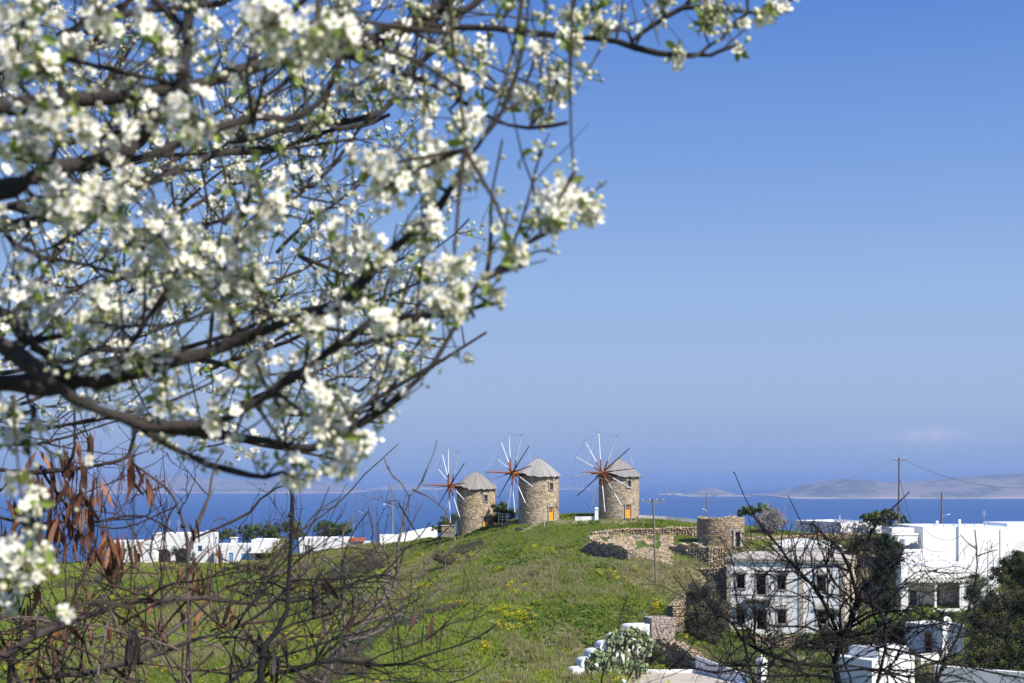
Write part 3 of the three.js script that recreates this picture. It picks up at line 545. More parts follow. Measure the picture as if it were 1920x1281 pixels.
{ // wing with the rounded niche and the roof terrace
  const D = 180, o = at(1680, 1062, D), g = base('white_house_wing', 'stepped white house wing with a dark solar panel, left of the large blank house', 'house', o, 0.06), s = D / F;
  const b = new MB(); b.box(0, 3.4, -1, 2.15, -7, 0, WHITE); b.box(0.4, 3.4, 2.15, 3.9, -7, -1.6, WHITE); b.box(0.5, 3.4, 3.9, 4.75, -7, -3, WHITE, 0.06); b.build('wall', M.plaster, g);
  const l = new MB(); l.box(-0.1, 3.45, 3.9, 4.08, -3.0, -1.45, WHITE, 0.03); l.build('ledge', M.plaster, g);
  const n = new MB(); n.tube([V(1.75, 2.15, -1.55), V(1.75, 3.4, -1.55)], 0.62, 14, WHITE); n.build('round_stair', M.plaster, g);
  const sp = new MB(); sp.hexa([V(0.6, 0.55 + 1.6, -0.35), V(3.2, 2.15, -0.35), V(3.2, 2.15, -1.3), V(0.6, 2.15, -1.3)], [V(0.6, 2.22, -0.35), V(3.2, 2.22, -0.35), V(3.2, 2.85, -1.3), V(1.2, 2.85, -1.3)], [0.035, 0.045, 0.07]); sp.build('solar_panel', M.glass, g);
}
{ // porch house
  const th = 0.1, D = 170, o = at(1690, 1146, D), g = base('porch_house', 'white house with slatted pergola porch and two blue grey windows', 'house', o, th); reseed(53);
  const w = 12.6, h = (1146 - 1062) / F * D, Y = (py) => hit(o, th, 1750, py)[1], X = (px) => hit(o, th, px, 1110)[0];
  const pz = -2.6, yF = 0.15, yC = Y(1093);
  wallMesh(w, h, 0.35, [[X(1703), X(1803), yF, yC]], M.plaster, 'wall', g);            // front with the porch opening
  const back = wallMesh(w - 0.7, yC + 0.1, 0.3, [[X(1716), X(1730), yF + 0.25, yF + 2.05], [X(1763), X(1774), yF + 0.25, yF + 2.05]], M.porch, 'wall', g, 0.5); back.position.set(0.35, 0, pz); back.name = 'porch_wall';
  const rest = new MB(); rest.box(0, w, -1.5, h, -9, -8.7, WHITE); rest.box(0, 0.3, -1.5, h, -8.7, -0.35, WHITE); rest.box(w - 0.3, w, -1.5, h, -8.7, -0.35, WHITE); rest.box(0.3, w - 0.3, h - 0.25, h - 0.02, -8.7, -0.35, WHITE); rest.build('wall', M.plaster, g);
  const fl = new MB(); fl.box(0.3, w - 0.3, yF - 0.3, yF - 0.01, -8.7, -0.35, [0.7, 0.66, 0.6]); fl.build('floor', M.plaster, g);
  for (const [a, b] of [[1716, 1730], [1763, 1774]]) { const win = windowIn(g, X(a) - 0.35 + 0.35, X(b), yF + 0.25, yF + 2.05, { frame: [0.12, 0.16, 0.22], bars: 1, rows: 3 }); win.position.set(0.35, 0, pz); win.position.x = 0.35; }
  for (const px of [1755, 1802]) { const c = new MB(), x = X(px); c.box(x - 0.13, x + 0.13, yF, yC, -0.3, -0.04, WHITE); c.build('column', M.plaster, g); }
  const bm = new MB(); bm.box(X(1699), X(1808), yC + 0.003, yC + 0.2, 0.004, 0.2, WHITE); bm.build('beam', M.plaster, g);
  const pg = new THREE.Group(); pg.name = 'pergola'; g.add(pg);
  for (let k = 0; k < 15; k++) { const s = new MB(), x = mix(X(1701), X(1805), k / 14); s.hexa([V(x - 0.16, yC + 0.22, 0.95), V(x + 0.16, yC + 0.22, 0.95), V(x + 0.16, yC + 0.62, 0.01), V(x - 0.16, yC + 0.62, 0.01)], [V(x - 0.16, yC + 0.28, 0.95), V(x + 0.16, yC + 0.28, 0.95), V(x + 0.16, yC + 0.68, 0.01), V(x - 0.16, yC + 0.68, 0.01)], jit([0.4, 0.38, 0.33], 0.2)); s.build('slat', M.wood, pg); }
  const pp = new MB(); pp.box(X(1753), X(1800), -1.5, yF + 0.12, 0.35, 0.6, WHITE, 0.03); pp.build('parapet', M.plaster, g);
}
// lower right: brown door house, stepped walls
{
  const th = 0.62, D = 141, o = at(1767, 1236, D), w = 3.4, d = 4.6, h = (1236 - 1174) / F * D, g = base('small_white_house', 'small white flat roofed house with brown door and satellite dish', 'house', o, th);
  const lo = V(o.x - d * Math.sin(th), o.y, o.z - d * Math.cos(th)), lth = th - Math.PI / 2;
  const [dx0] = hit(lo, lth, 1735.5, 1200), [dx1, dy1] = hit(lo, lth, 1746.5, 1189), t = 0.35;
  shellHouse(g, { w, d, h, left: [[dx0 - t, dx1 - t, 0.25, dy1]], t });
  const dg = new THREE.Group(); dg.name = 'door'; dg.rotation.y = -Math.PI / 2; dg.position.set(0, 0, -d); g.add(dg);
  const f = new MB(), c = [0.45, 0.37, 0.27]; f.box(dx0 - 0.15, dx0, 0.25, dy1, -0.2, 0.05, c); f.box(dx1, dx1 + 0.15, 0.25, dy1, -0.2, 0.05, c); f.box(dx0 - 0.15, dx1 + 0.15, dy1, dy1 + 0.22, -0.2, 0.05, c); f.build('frame', M.stone, dg);
  const l = new MB(); l.box(dx0, dx1, 0.25, dy1, -0.2, -0.14, BROWN); for (let k = 1; k < 4; k++) { const x = mix(dx0, dx1, k / 4); l.box(x - 0.012, x + 0.012, 0.3, dy1 - 0.05, -0.14, -0.125, [0.06, 0.02, 0.01]); } l.build('door_leaf', M.paint, dg);
  const ds = base('satellite_dish', 'white satellite dish on the roof of the small brown door house', 'satellite dish', at(1776, 1176, 139.5), 0.5), di = new THREE.LatheGeometry([...Array(9).keys()].map((k) => new THREE.Vector2(k / 8 * 0.5, (k / 8) ** 2 * 0.14)), 20); di.setAttribute('color', new THREE.BufferAttribute(new Float32Array(di.attributes.position.count * 3).fill(0.75), 3));
  const m = new THREE.Mesh(di, std({ side: THREE.DoubleSide, roughness: 0.5 })); m.name = 'dish'; m.rotation.x = 1.1; m.position.y = 0.55; ds.add(m);
  const st = new MB(); st.bar(V(0, -0.3, -0.05), V(0, 0.55, -0.05), 0.035, [0.4, 0.4, 0.4]); st.bar(V(0, 0.4, 0), V(0, 0.65, 0.5), 0.02, [0.4, 0.4, 0.4]); st.build('mount', M.metal, ds);
}
function block(name, label, cat, px, py, D, th, w, d, h, bevel = 0.06, extra) {
  const g = base(name, label, cat, at(px, py, D), th), b = new MB(); b.box(0, w, -2.5, h, -d, 0, WHITE, bevel); b.build('wall', M.plaster, g); if (extra) extra(g, h); return g;
}
block('white_house', 'white box of a house at the bottom edge, left of the brown door house', 'house', 1635, 1285, 121, 0.62, 5.6, 4.4, (1285 - 1238) / F * 121, 0.05, (g, h) => {
  const s = new MB(); s.box(1.2, 2.2, h, h + 0.9, -3.6, -0.4, WHITE, 0.04); s.build('parapet', M.plaster, g);
  const a = new MB(); a.box(2.6, 3.4, h, h + 0.55, -1.2, -0.8, [0.5, 0.5, 0.5], 0.02); for (let k = 0; k < 5; k++) a.box(2.65, 3.35, h + 0.08 + k * 0.09, h + 0.12 + k * 0.09, -0.8, -0.78, [0.3, 0.3, 0.3]); a.build('cooling_unit', M.metal, g);
});
block('white_roof_terrace', 'low white roof terrace behind the white box house at the bottom', 'roof terrace', 1634, 1236, 133, 0.3, 4.0, 2.6, 1.05, 0.05);
block('garden_wall', 'shaded white garden wall along the bottom right corner', 'wall', 1752, 1290, 117, -0.62, 12, 0.4, 1.85, 0.04);
block('garden_wall', 'short white wall in front of the brown door house', 'wall', 1727, 1246, 137, 0.5, 2.6, 0.4, 0.95, 0.04);
// bottom centre: stepped wall, low roof, pillar, sloping wall
{
  const g = base('stepped_garden_wall', 'white garden wall that steps down toward the viewer beside the prickly pears', 'wall', V(0, 0, 0)), S = [[1174, 1220, 1173, 1225, 122], [1146, 1180, 1190, 1235, 119], [1125, 1152, 1205, 1245, 117], [1105, 1132, 1220, 1258, 115], [1090, 1110, 1237, 1275, 113], [1073, 1096, 1255, 1300, 111], [1052, 1080, 1270, 1310, 109]];
  for (const [a, b, t, bt, D] of S) {                              // each step a rounded block, the next one nearer
    const A = at(a, t, D), w = (b - a) / F * D, h = (bt - t) / F * D + 1.6, s = new THREE.Shape(), r = Math.min(0.55, w * 0.45); s.moveTo(0, -h); s.lineTo(w, -h); s.lineTo(w, 0); s.lineTo(r, 0); s.quadraticCurveTo(0.05, -0.02, 0, -r); s.closePath();
    const e = new THREE.ExtrudeGeometry(s, { depth: 1.5, bevelEnabled: true, bevelSize: 0.04, bevelThickness: 0.04, bevelSegments: 2 }); e.translate(0, 0, -1.5); e.setAttribute('color', new THREE.BufferAttribute(new Float32Array(e.attributes.position.count * 3).fill(1), 3));
    const m = new THREE.Mesh(e, M.plaster); m.name = 'step'; m.position.copy(A); m.rotation.y = 0.25; g.add(m);
  }
}
block('white_roof', 'flat beige roof with white raised edge at the bottom below the prickly pears', 'roof', 1172, 1317, 107.7, 0.02, 9.2, 8.4, 1.1, 0.02, (g, h) => {
  const e = new MB(); e.box(0, 9.2, h + 0.003, h + 0.26, -8.4, -8.05, WHITE, 0.03); e.box(0, 0.35, h + 0.003, h + 0.22, -8.05, 0, WHITE, 0.03); e.box(8.85, 9.2, h + 0.003, h + 0.22, -8.05, 0, WHITE, 0.03); e.build('parapet', M.plaster, g);
  const f = new MB(); f.box(0.36, 8.84, h + 0.002, h + 0.012, -8.04, 0, [0.66, 0.57, 0.47]); f.build('roof_surface', M.plaster, g);
});
{
  const g = base('sloping_white_wall', 'shaded white wall with a sloping top left of the pointed gatepost', 'wall', at(1310, 1285, 116), 0), b = new MB(), P = [at(1310, 1231, 116), at(1404, 1266, 109)].map((p) => p.sub(g.position)), q = (p, y, s) => V(p.x - s * 0.2, y, p.z - s * 0.3);
  b.hexa([q(P[0], -2, 0), q(P[1], -2, 0), q(P[1], -2, 1), q(P[0], -2, 1)], [q(P[0], P[0].y, 0), q(P[1], P[1].y, 0), q(P[1], P[1].y, 1), q(P[0], P[0].y, 1)], WHITE); b.build('wall', M.plaster, g);
}
{
  const g = base('gatepost', 'white gatepost with a pointed top at the bottom beside the sloping wall', 'gatepost', at(1428, 1290, 108), 0.55), b = new MB(); b.box(-0.32, 0.32, -1.5, 2.05, -0.32, 0.32, WHITE); b.build('post', M.plaster, g);
  const c = new MB(), k = [V(-0.32, 2.05, 0.32), V(0.32, 2.05, 0.32), V(0.32, 2.05, -0.32), V(-0.32, 2.05, -0.32)], t = V(0, 2.55, 0); for (let i = 0; i < 4; i++) c.poly([k[i], k[(i + 1) % 4], t], WHITE); c.build('cap', M.plaster, g);
}
reseed(57);
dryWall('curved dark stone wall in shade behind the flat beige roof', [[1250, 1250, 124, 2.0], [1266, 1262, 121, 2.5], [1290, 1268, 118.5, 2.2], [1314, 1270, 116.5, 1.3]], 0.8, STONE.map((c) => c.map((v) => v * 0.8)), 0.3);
dryWall('tall crumbling stub of stone wall left of the grey bush', [[1263, 1168, 139, 2.0], [1284, 1160, 141, 2.4]], 0.8, EARTHY, 0.34);
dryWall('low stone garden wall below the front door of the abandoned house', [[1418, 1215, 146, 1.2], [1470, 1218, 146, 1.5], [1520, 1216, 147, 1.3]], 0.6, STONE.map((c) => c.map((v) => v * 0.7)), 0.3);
{
  const g = base('stone_shed', 'roofless pinkish stone shed behind the white stepped garden wall', 'shed', at(1221, 1200, 128), 0.2); reseed(58);
  const s = new MB(); s.box(0, 2.2, -1, 1.9, -2.5, 0, [0.55, 0.46, 0.4]); s.build('wall', M.stone, g);
  const q = new MB(); for (let y = -0.2; y < 1.85; y += 0.22) for (let x = 0; x < 2.1;) { const w = R(0.22, 0.5); q.stone(V(x + w / 2, y + 0.1, -0.02), V(1, 0, 0), V(0, 0, 1), w * 0.93, 0.2, 0.07, jit(pick([[0.58, 0.46, 0.4], [0.64, 0.53, 0.46], [0.5, 0.42, 0.37]]), 0.15)); x += w; } q.build('stonework', M.stone, g, true);
}
// white walls on the crest
const lowWall = (label, A, h, mat, stoneFace) => { const g = base('parapet_wall', label, 'wall'), b = new MB(); for (let k = 0; k < A.length - 1; k++) { const [p, q] = [A[k], A[k + 1]].map(([x, y, D]) => at(x, y, D)), e = V(0, 0, -0.5); b.hexa([p.clone().add(V(0, -1.2, 0)), q.clone().add(V(0, -1.2, 0)), q.clone().add(e).add(V(0, -1.2, 0)), p.clone().add(e).add(V(0, -1.2, 0))], [p.clone().add(V(0, h, 0)), q.clone().add(V(0, h, 0)), q.clone().add(e).add(V(0, h, 0)), p.clone().add(e).add(V(0, h, 0))], WHITE); } b.build('wall', mat, g); if (stoneFace) { const s = new MB(); along(A.map((a) => [...a, h]), 0.36, (p, t, n, hh) => { for (let y = -0.1; y < hh - 0.32; y += 0.22) s.boulder(p.clone().add(V(0, y, 0)), 0.2, 0.12, 0.12, jit(pick(EARTHY), 0.18)); }); s.build('stonework', M.stone, g, true); } return g; };
lowWall('white topped wall running from the rightmost windmill to the ruined tower', [[1198, 976, 213], [1250, 979, 211], [1308, 985, 208]], 0.8, M.plaster, true);
lowWall('low white wall left of the rightmost windmill', [[1078, 977, 211.5], [1117, 976, 211.5]], 0.62, M.plaster);
lowWall('long white wall stepping up the slope to the leftmost windmill', [[712, 1018, 250], [745, 1018, 251]], 1.5, M.plaster);
lowWall('sloping white wall just left of the small stone hut', [[746, 1017, 246], [770, 1011, 247], [820, 1001, 249]], 1.4, M.plaster);
{ const g = base('gatepost', 'small white pillar with a cap left of the rightmost windmill', 'gatepost', at(1118.5, 972, 211.3)), b = new MB(); b.box(-0.26, 0.26, -0.6, 1.35, -0.26, 0.26, WHITE, 0.02); b.build('post', M.plaster, g); const c = new MB(); c.box(-0.34, 0.34, 1.35, 1.47, -0.34, 0.34, WHITE, 0.03); c.box(-0.2, 0.2, 1.47, 1.65, -0.2, 0.2, WHITE, 0.06); c.build('cap', M.plaster, g); }
// houses across the valley on the left
const far = (label, px, pxr, top, bot, D, opt = {}) => { const w = (pxr - px) / F * D, r = plainHouse({ label, px, py: bot, D, w, d: opt.d || 7, th: opt.th || 0, top, front: opt.front || [], group: undefined }); return { ...r, w }; };
far('long low white house behind the twigs, left end of the far hamlet', 206, 285, 1015, 1058, 301, { front: [[1.2, 2.2, 1.8, 3.0], [5.4, 6.4, 0.2, 2.3]] });
{ const { g, w } = far('tall white house with two dark arches in the far hamlet', 288, 397, 1000, 1057, 303, { front: [[1.0, 3.6, 0, 3.2, 1], [4.6, 7.6, 0, 3.3, 1], [9.4, 10.3, 2.6, 3.8]] }); windowIn(g, 9.4, 10.3, 2.6, 3.8, { frame: BLUE }); const p = new MB(); for (const x of [2.6, 4.6]) { p.bar(V(x, 6.4, -3), V(x, 9.2, -3), 0.05, [0.5, 0.5, 0.5]); for (let k = 0; k < 3; k++) p.bar(V(x - 0.7 + 0.15 * k, 9.1 - 0.35 * k, -3), V(x + 0.7 - 0.15 * k, 9.1 - 0.35 * k, -3), 0.03, [0.5, 0.5, 0.5]); } p.build('antenna', M.metal, g); const ch = new MB(); ch.box(w - 1.6, w - 1, 6.3, 7.0, -2, -1.4, WHITE, 0.05); ch.build('chimney', M.plaster, g); }
{ const { g } = far('white house with blue doors and a stubby chimney in the far hamlet', 402, 468, 1021, 1060, 298, { front: [[0.9, 1.8, 0.3, 2.4], [3.0, 3.9, 0.3, 2.6], [5.6, 6.5, 0.3, 2.4]] }); for (const [a, b, y] of [[0.9, 1.8, 2.4], [3.0, 3.9, 2.6], [5.6, 6.5, 2.4]]) windowIn(g, a, b, 0.3, y, { frame: RGB(120, 160, 205), name: 'door', leaf: RGB(110, 150, 200) }); const c = new MB(); c.box(3.2, 4.4, 4.3, 5.6, -2.2, -1.2, WHITE, 0.1); c.box(3.0, 4.6, 5.6, 5.8, -2.4, -1.0, WHITE, 0.06); c.build('chimney', M.plaster, g); }
{ const { g } = far('white house with an overhanging slab beside the yellow green bush', 471, 522, 1012, 1056, 292, { front: [[0.8, 4.6, 0.2, 2.0]] }); const s = new MB(); s.box(-0.3, 5.9, 2.1, 2.3, 0.01, 1.2, WHITE); s.build('canopy', M.plaster, g); }
{ const { g } = far('white house with reddish window right of the yellow green bush', 560, 655, 1009, 1062, 287, { front: [[1.2, 2.3, 2.2, 4.2], [5.0, 5.8, 1.0, 2.4]] }); windowIn(g, 1.2, 2.3, 2.2, 4.2, { frame: [0.3, 0.12, 0.1] }); windowIn(g, 5.0, 5.8, 1.0, 2.4, { frame: BLUE }); }
{ const { g, w } = far('low stone cottage with a red tiled roof right of the far white houses', 655, 692, 1016, 1034, 276, { d: 4 }); const r = new MB(), n = 12; for (let k = 0; k < n; k++) { const x0 = mix(-0.3, w + 0.3 - 1.2, k / n), x1 = mix(-0.3, w + 0.3 - 1.2, (k + 0.9) / n); r.hexa([V(x0, 1.86, 0.5), V(x1, 1.86, 0.5), V(x1, 2.4, -4.2), V(x0, 2.4, -4.2)], [V(x0, 1.98, 0.5), V(x1, 1.98, 0.5), V(x1, 2.55, -4.2), V(x0, 2.55, -4.2)], jit([0.34, 0.11, 0.06], 0.2)); } r.build('tiled_roof', M.wood, g); }

// ---------------------------------------------------------------- poles, wires, railings
function pole({ px, top, bot, D, r = 0.12, label, arm, lamp, lean = 0, color = [0.17, 0.145, 0.12], name = 'utility_pole', cat = 'utility pole', insul = 0 }) {
  const p = at(px, bot, D), h = (bot - top) / F * D, g = base(name, label, cat, p), b = new MB(); b.bar(V(0, -1, 0), V(lean, h, 0), [r, r * 0.72], color, 10); b.build('post', M.wood, g);
  if (arm) { const a = new MB(); a.box(lean - arm / 2, lean + arm / 2, h - 0.42, h - 0.28, -0.16, -0.05, [0.22, 0.2, 0.18]); a.bar(V(lean - arm * 0.32, h - 0.35, -0.1), V(lean, h - 0.95, -0.08), 0.025, [0.25, 0.25, 0.25]); a.bar(V(lean + arm * 0.32, h - 0.35, -0.1), V(lean, h - 0.95, -0.08), 0.025, [0.25, 0.25, 0.25]); a.build('crossarm', M.wood, g);
    for (let k = 0; k < insul; k++) { const i = new MB(), x = lean + arm * (k / (insul - 1) - 0.5) * 0.92; i.bar(V(x, h - 0.28, -0.1), V(x, h - 0.02, -0.1), [0.03, 0.02], [0.3, 0.3, 0.3]); i.bar(V(x, h - 0.14, -0.1), V(x, h - 0.02, -0.1), [0.075, 0.05], [0.72, 0.72, 0.7], 8); i.build('insulator', M.paint, g); } }
  if (lamp) { const [dx, y, s] = lamp, l = new THREE.Group(); l.name = 'lamp_arm'; g.add(l); const a = new MB(); a.bar(V(0, y - 0.5, 0.1), V(dx * 0.4, y - 0.15, 0.1), 0.04, [0.6, 0.6, 0.6]); a.bar(V(dx * 0.4, y - 0.15, 0.1), V(dx, y, 0.1), 0.04, [0.6, 0.6, 0.6]); a.build('bracket', M.metal, l); const q = new MB(); q.boulder(V(dx + Math.sign(dx) * 0.3 * s, y + 0.02, 0.1), 0.42 * s, 0.13 * s, 0.17 * s, [0.8, 0.8, 0.8], 0); q.build('lamp_head', M.paint, l); }
  return V(p.x + lean, p.y + h, p.z);
}
const tallTop = pole({ px: 1685, top: 858, bot: 1004, D: 205, r: 0.17, label: 'tall wooden utility pole with a crossarm, standing above the white houses on the right', arm: 1.9, insul: 5, lean: 0.1 });
const midTop = pole({ px: 1230.5, top: 935, bot: 1092, D: 161, r: 0.14, label: 'wooden utility pole with a crossarm in the grass below the stone terraces', arm: 2.6, insul: 4, lean: -0.35, color: [0.2, 0.17, 0.14] });
const shortTop = pole({ px: 1766, top: 922, bot: 990, D: 215, r: 0.16, label: 'wooden pole with a street lamp behind the large blank white house', lamp: [0.75, 2.0, 0.8] });
pole({ px: 1325, top: 924, bot: 985, D: 230, r: 0.1, label: 'thin lamp pole behind the ruined round tower', lamp: [-0.4, 2.6, 0.6] });
pole({ px: 736, top: 908, bot: 1004, D: 262, r: 0.16, label: 'grey pole with a white street lamp behind the long white wall', lamp: [-1.3, 5.7, 0.8], color: [0.26, 0.25, 0.23] });
const leftTop = pole({ px: 681, top: 950, bot: 1025, D: 300, r: 0.15, label: 'dark pole with a lamp right of the round dark trees', lamp: [-0.5, 7.3, 0.7], color: [0.09, 0.08, 0.07] });
pole({ px: 662.5, top: 960, bot: 1020, D: 300, r: 0.11, label: 'thin brown pole beside the round dark trees', color: [0.28, 0.2, 0.15] });
pole({ px: 1728.5, top: 976, bot: 1006, D: 195, r: 0.09, label: 'short stub of a pole on the white roof right of the tall pole' });
pole({ px: 1021, top: 971, bot: 992, D: 205, r: 0.05, label: 'thin white post on the grass below the middle windmill', name: 'marker_post', cat: 'post', color: [0.6, 0.6, 0.58] });
pole({ px: 853, top: 987, bot: 1012, D: 218, r: 0.05, label: 'thin white post beside the stone hut at the leftmost windmill', name: 'marker_post', cat: 'post', color: [0.62, 0.62, 0.6] });
pole({ px: 720.5, top: 1022, bot: 1036, D: 236, r: 0.06, label: 'short white post on the slope below the long white wall', name: 'marker_post', cat: 'post', color: [0.62, 0.62, 0.6] });
pole({ px: 1500, top: 993, bot: 1018, D: 196, r: 0.05, label: 'thin grey post on the rounded roof behind the abandoned house', name: 'marker_post', cat: 'post', color: [0.4, 0.4, 0.38] });
const cable = (label, a, b, s, r = 0.028) => { const o = []; for (let k = 0; k <= 24; k++) { const t = k / 24; o.push(a.clone().lerp(b, t).add(V(0, -s * 4 * t * (1 - t), 0))); } const m = new MB(); m.tube(o, r, 4, [0.1, 0.1, 0.11]); tag(m.build('power_cable', M.metal), label, 'cable'); };
cable('thin cable from the tall pole toward the wooden lamp pole on the right', tallTop.clone().add(V(0.6, -0.25, 0)), at(1930, 915, 190), 1.2, 0.02);
cable('thin cable sagging leftward from the tall pole to the pole in the grass', tallTop.clone().add(V(-0.8, -0.25, 0)), midTop.clone().add(V(0.6, -0.2, 0)), 2.2, 0.012);
cable('dark cable dropping from the tall pole to the large white house', tallTop.clone().add(V(0.1, -3.2, 0)), at(1716, 1000, 192), 0.3, 0.04);
cable('cable strung along the front of the large white house', at(1733, 992, 181), at(1800, 1006, 181), 0.9, 0.03);
{
  const g = base('metal_railing', 'thin grey metal railing on the left side of the middle windmill', 'railing', at(935, 982, 214)), L = 2.9, c = [0.3, 0.3, 0.31];
  for (let k = 0; k < 6; k++) { const p = new MB(); p.bar(V(k / 5 * L, -0.6, 0), V(k / 5 * L, 1.5, 0), 0.03, c); p.build('post', M.metal, g); }
  for (const y of [0.6, 1.0, 1.45]) { const p = new MB(); p.bar(V(0, y, 0.04), V(L, y, 0.04), 0.022, c); p.build('rail', M.metal, g); }
}

// ---------------------------------------------------------------- trees and shrubs of the middle distance
function walk(p, dir, len, r, n, wander, up) {                     // a crooked shoot: points from p
  const o = [p.clone()], d = dir.clone().normalize(), s = len / n; let q = p.clone();
  for (let k = 0; k < n; k++) { d.x += gauss() * wander; d.y += gauss() * wander + up; d.z += gauss() * wander; d.normalize(); q = q.clone().addScaledVector(d, s); o.push(q); }
  return o;
}
function leafFace(mb, p, s, n, c, narrow = 0.5) {                  // one leaf spray: a bent pair of faces
  const a = V(gauss(), gauss(), gauss()).normalize(), b = V(0, 0, 0).crossVectors(n, a).normalize();
  const l = b.clone().multiplyScalar(s), w = V(0, 0, 0).crossVectors(n, b).normalize().multiplyScalar(s * narrow), q = (u, v, k) => p.clone().addScaledVector(l, u).addScaledVector(w, v).addScaledVector(n, k * s);
  const A = q(-0.5, 0, 0), B = q(0, 0.5, 0.12), C = q(0.5, 0, -0.1), D = q(0, -0.5, 0.12), k = mb.count;
  for (const v of [A, B, C, D]) mb.vert(v, n, c, 0, 0);
  mb.i.push(k, k + 2, k + 1, k, k + 3, k + 2);
}
function crown(mb, lobes, n, size, tones, clump = 0.3, narrow = 0.5, clumpsPer = 26) {
  const vol = lobes.map(([, rx, ry, rz]) => rx * ry * rz), total = vol.reduce((a, b) => a + b, 0);
  lobes.forEach(([c, rx, ry, rz], k) => {
    const N = Math.max(8, Math.round(clumpsPer * Math.pow(vol[k] / total, 0.67) * Math.max(1, lobes.length * 0.6))), per = Math.ceil(n * vol[k] / total / N);
    for (let j = 0; j < N; j++) {
      const d = V(gauss(), gauss(), gauss()).normalize(), f = Math.pow(rnd(), 0.35) * R(0.75, 1.08), o = V(c.x + d.x * rx * f, c.y + d.y * ry * f, c.z + d.z * rz * f), cr = clump * Math.min(rx, ry, rz) * R(0.7, 1.5), tone = pick(tones), k2 = R(0.75, 1.25);
      for (let q = 0; q < per; q++) {
        const e = V(gauss(), gauss() * 0.75, gauss()), p = o.clone().addScaledVector(e, cr), nn = e.clone().addScaledVector(d, 0.6).add(V(gauss() * 0.5, 0.4, gauss() * 0.5)).normalize();
        leafFace(mb, p, size * R(0.6, 1.3), nn, jit([tone[0] * k2, tone[1] * k2, tone[2] * k2], 0.2), narrow);
      }
    }
  });
}
const G = { pine: [[0.065, 0.1, 0.024], [0.085, 0.115, 0.026], [0.05, 0.08, 0.02], [0.115, 0.125, 0.04]], cypress: [[0.024, 0.044, 0.016], [0.038, 0.058, 0.022], [0.018, 0.034, 0.014]], olive: [[0.12, 0.14, 0.085], [0.09, 0.115, 0.06], [0.15, 0.17, 0.11]], lime: [[0.22, 0.25, 0.02], [0.17, 0.19, 0.02], [0.1, 0.12, 0.02]], grey: [[0.1, 0.092, 0.062], [0.085, 0.085, 0.05], [0.13, 0.11, 0.085]], green: [[0.05, 0.095, 0.015], [0.07, 0.12, 0.02], [0.035, 0.07, 0.012]], mixed: [[0.055, 0.07, 0.022], [0.11, 0.115, 0.036], [0.15, 0.14, 0.05], [0.03, 0.042, 0.018], [0.07, 0.092, 0.026]], heather: [[0.11, 0.095, 0.07], [0.06, 0.06, 0.035], [0.09, 0.08, 0.06]] };  // mixed: leaf tones also dimmed for shade on the lower right tree
function tree({ name = 'tree', label, cat = 'tree', group, px, py, D, lobes, n = 4000, leaf = 0.24, tones, trunk = 0.16, clump, narrow, clumpsPer, bare, seedNo, woodTone = [0.13, 0.1, 0.075] }) {
  reseed(seedNo); const p = at(px, py, D), gy = ground(p.x, D); p.y = gy; const g = base(name, label, cat, p, 0, group), s = D / F;
  const L = lobes.map(([x, y, rx, ry, rz]) => [V((x - px) * s, -(y - HY) * s - gy, R(-0.3, 0.3) * rx * s), rx * s, ry * s, (rz || rx) * s]);
  const t = new MB(), mean = L.reduce((a, l) => a.add(l[0]), V(0, 0, 0)).multiplyScalar(1 / L.length), top = V(mean.x * 0.5, Math.max(0.3, mean.y * 0.55), mean.z * 0.5);
  t.tube([V(0, -0.5, 0), V(mean.x * 0.15, top.y * 0.5, 0), top], (q) => trunk * (1 - 0.35 * q), 8, woodTone);
  for (const [c, rx, ry] of L) for (let k = 0; k < 5; k++) { const e = c.clone().add(V(gauss() * rx * 0.5, R(0.1, 0.8) * ry, gauss() * rx * 0.5)), m = top.clone().lerp(e, 0.5).add(V(gauss() * 0.1, -0.1, gauss() * 0.1)); t.tube([top.clone().add(V(0, -0.1, 0)), m, e], (q) => trunk * 0.55 * (1 - 0.85 * q), 5, woodTone); }
  t.build(cat === 'shrub' ? 'stems' : 'trunk', M.twig, g);
  const c = new MB(); crown(c, L, n, leaf, tones, clump, narrow, clumpsPer); c.build(cat === 'shrub' ? 'foliage' : 'crown', M.leaf, g);
  return g;
}
tree({ name: 'pine_tree', label: 'dark green pine directly behind the tall utility pole on the right', px: 1655, py: 1000, D: 226, seedNo: 1, tones: G.pine, n: 5200, leaf: 0.34, lobes: [[1630, 970, 22, 9, 22], [1655, 962, 22, 9, 22], [1680, 968, 18, 9, 18], [1697, 981, 10, 7, 10], [1648, 978, 30, 8, 20]] });
tree({ name: 'pine_tree', label: 'low dark green pine dome behind the bare grey tree', px: 1415, py: 990, D: 226, seedNo: 2, tones: G.pine, n: 4200, leaf: 0.34, lobes: [[1400, 959, 24, 10, 22], [1425, 954, 22, 9, 22], [1445, 962, 16, 9, 16]] });
tree({ name: 'cypress_tree', label: 'tall dark cypress between the abandoned house and the porch house', px: 1664, py: 1150, D: 158, seedNo: 3, tones: G.cypress, n: 24000, leaf: 0.24, trunk: 0.2, clump: 0.4, clumpsPer: 34, lobes: [[1664, 1120, 18, 26, 18], [1660, 1085, 22, 26, 20], [1664, 1050, 22, 26, 20], [1668, 1022, 16, 18, 15], [1646, 1016, 14, 12, 12], [1684, 1030, 10, 12, 10], [1662, 1004, 9, 8, 8]] });
tree({ name: 'leafy_tree', label: 'dark leafy tree just left of the tall cypress, over the house corner', px: 1622, py: 1150, D: 166, seedNo: 4, tones: G.mixed, n: 9000, leaf: 0.25, lobes: [[1606, 1024, 22, 12, 18], [1622, 1010, 18, 10, 15], [1594, 1036, 14, 8, 12]] });
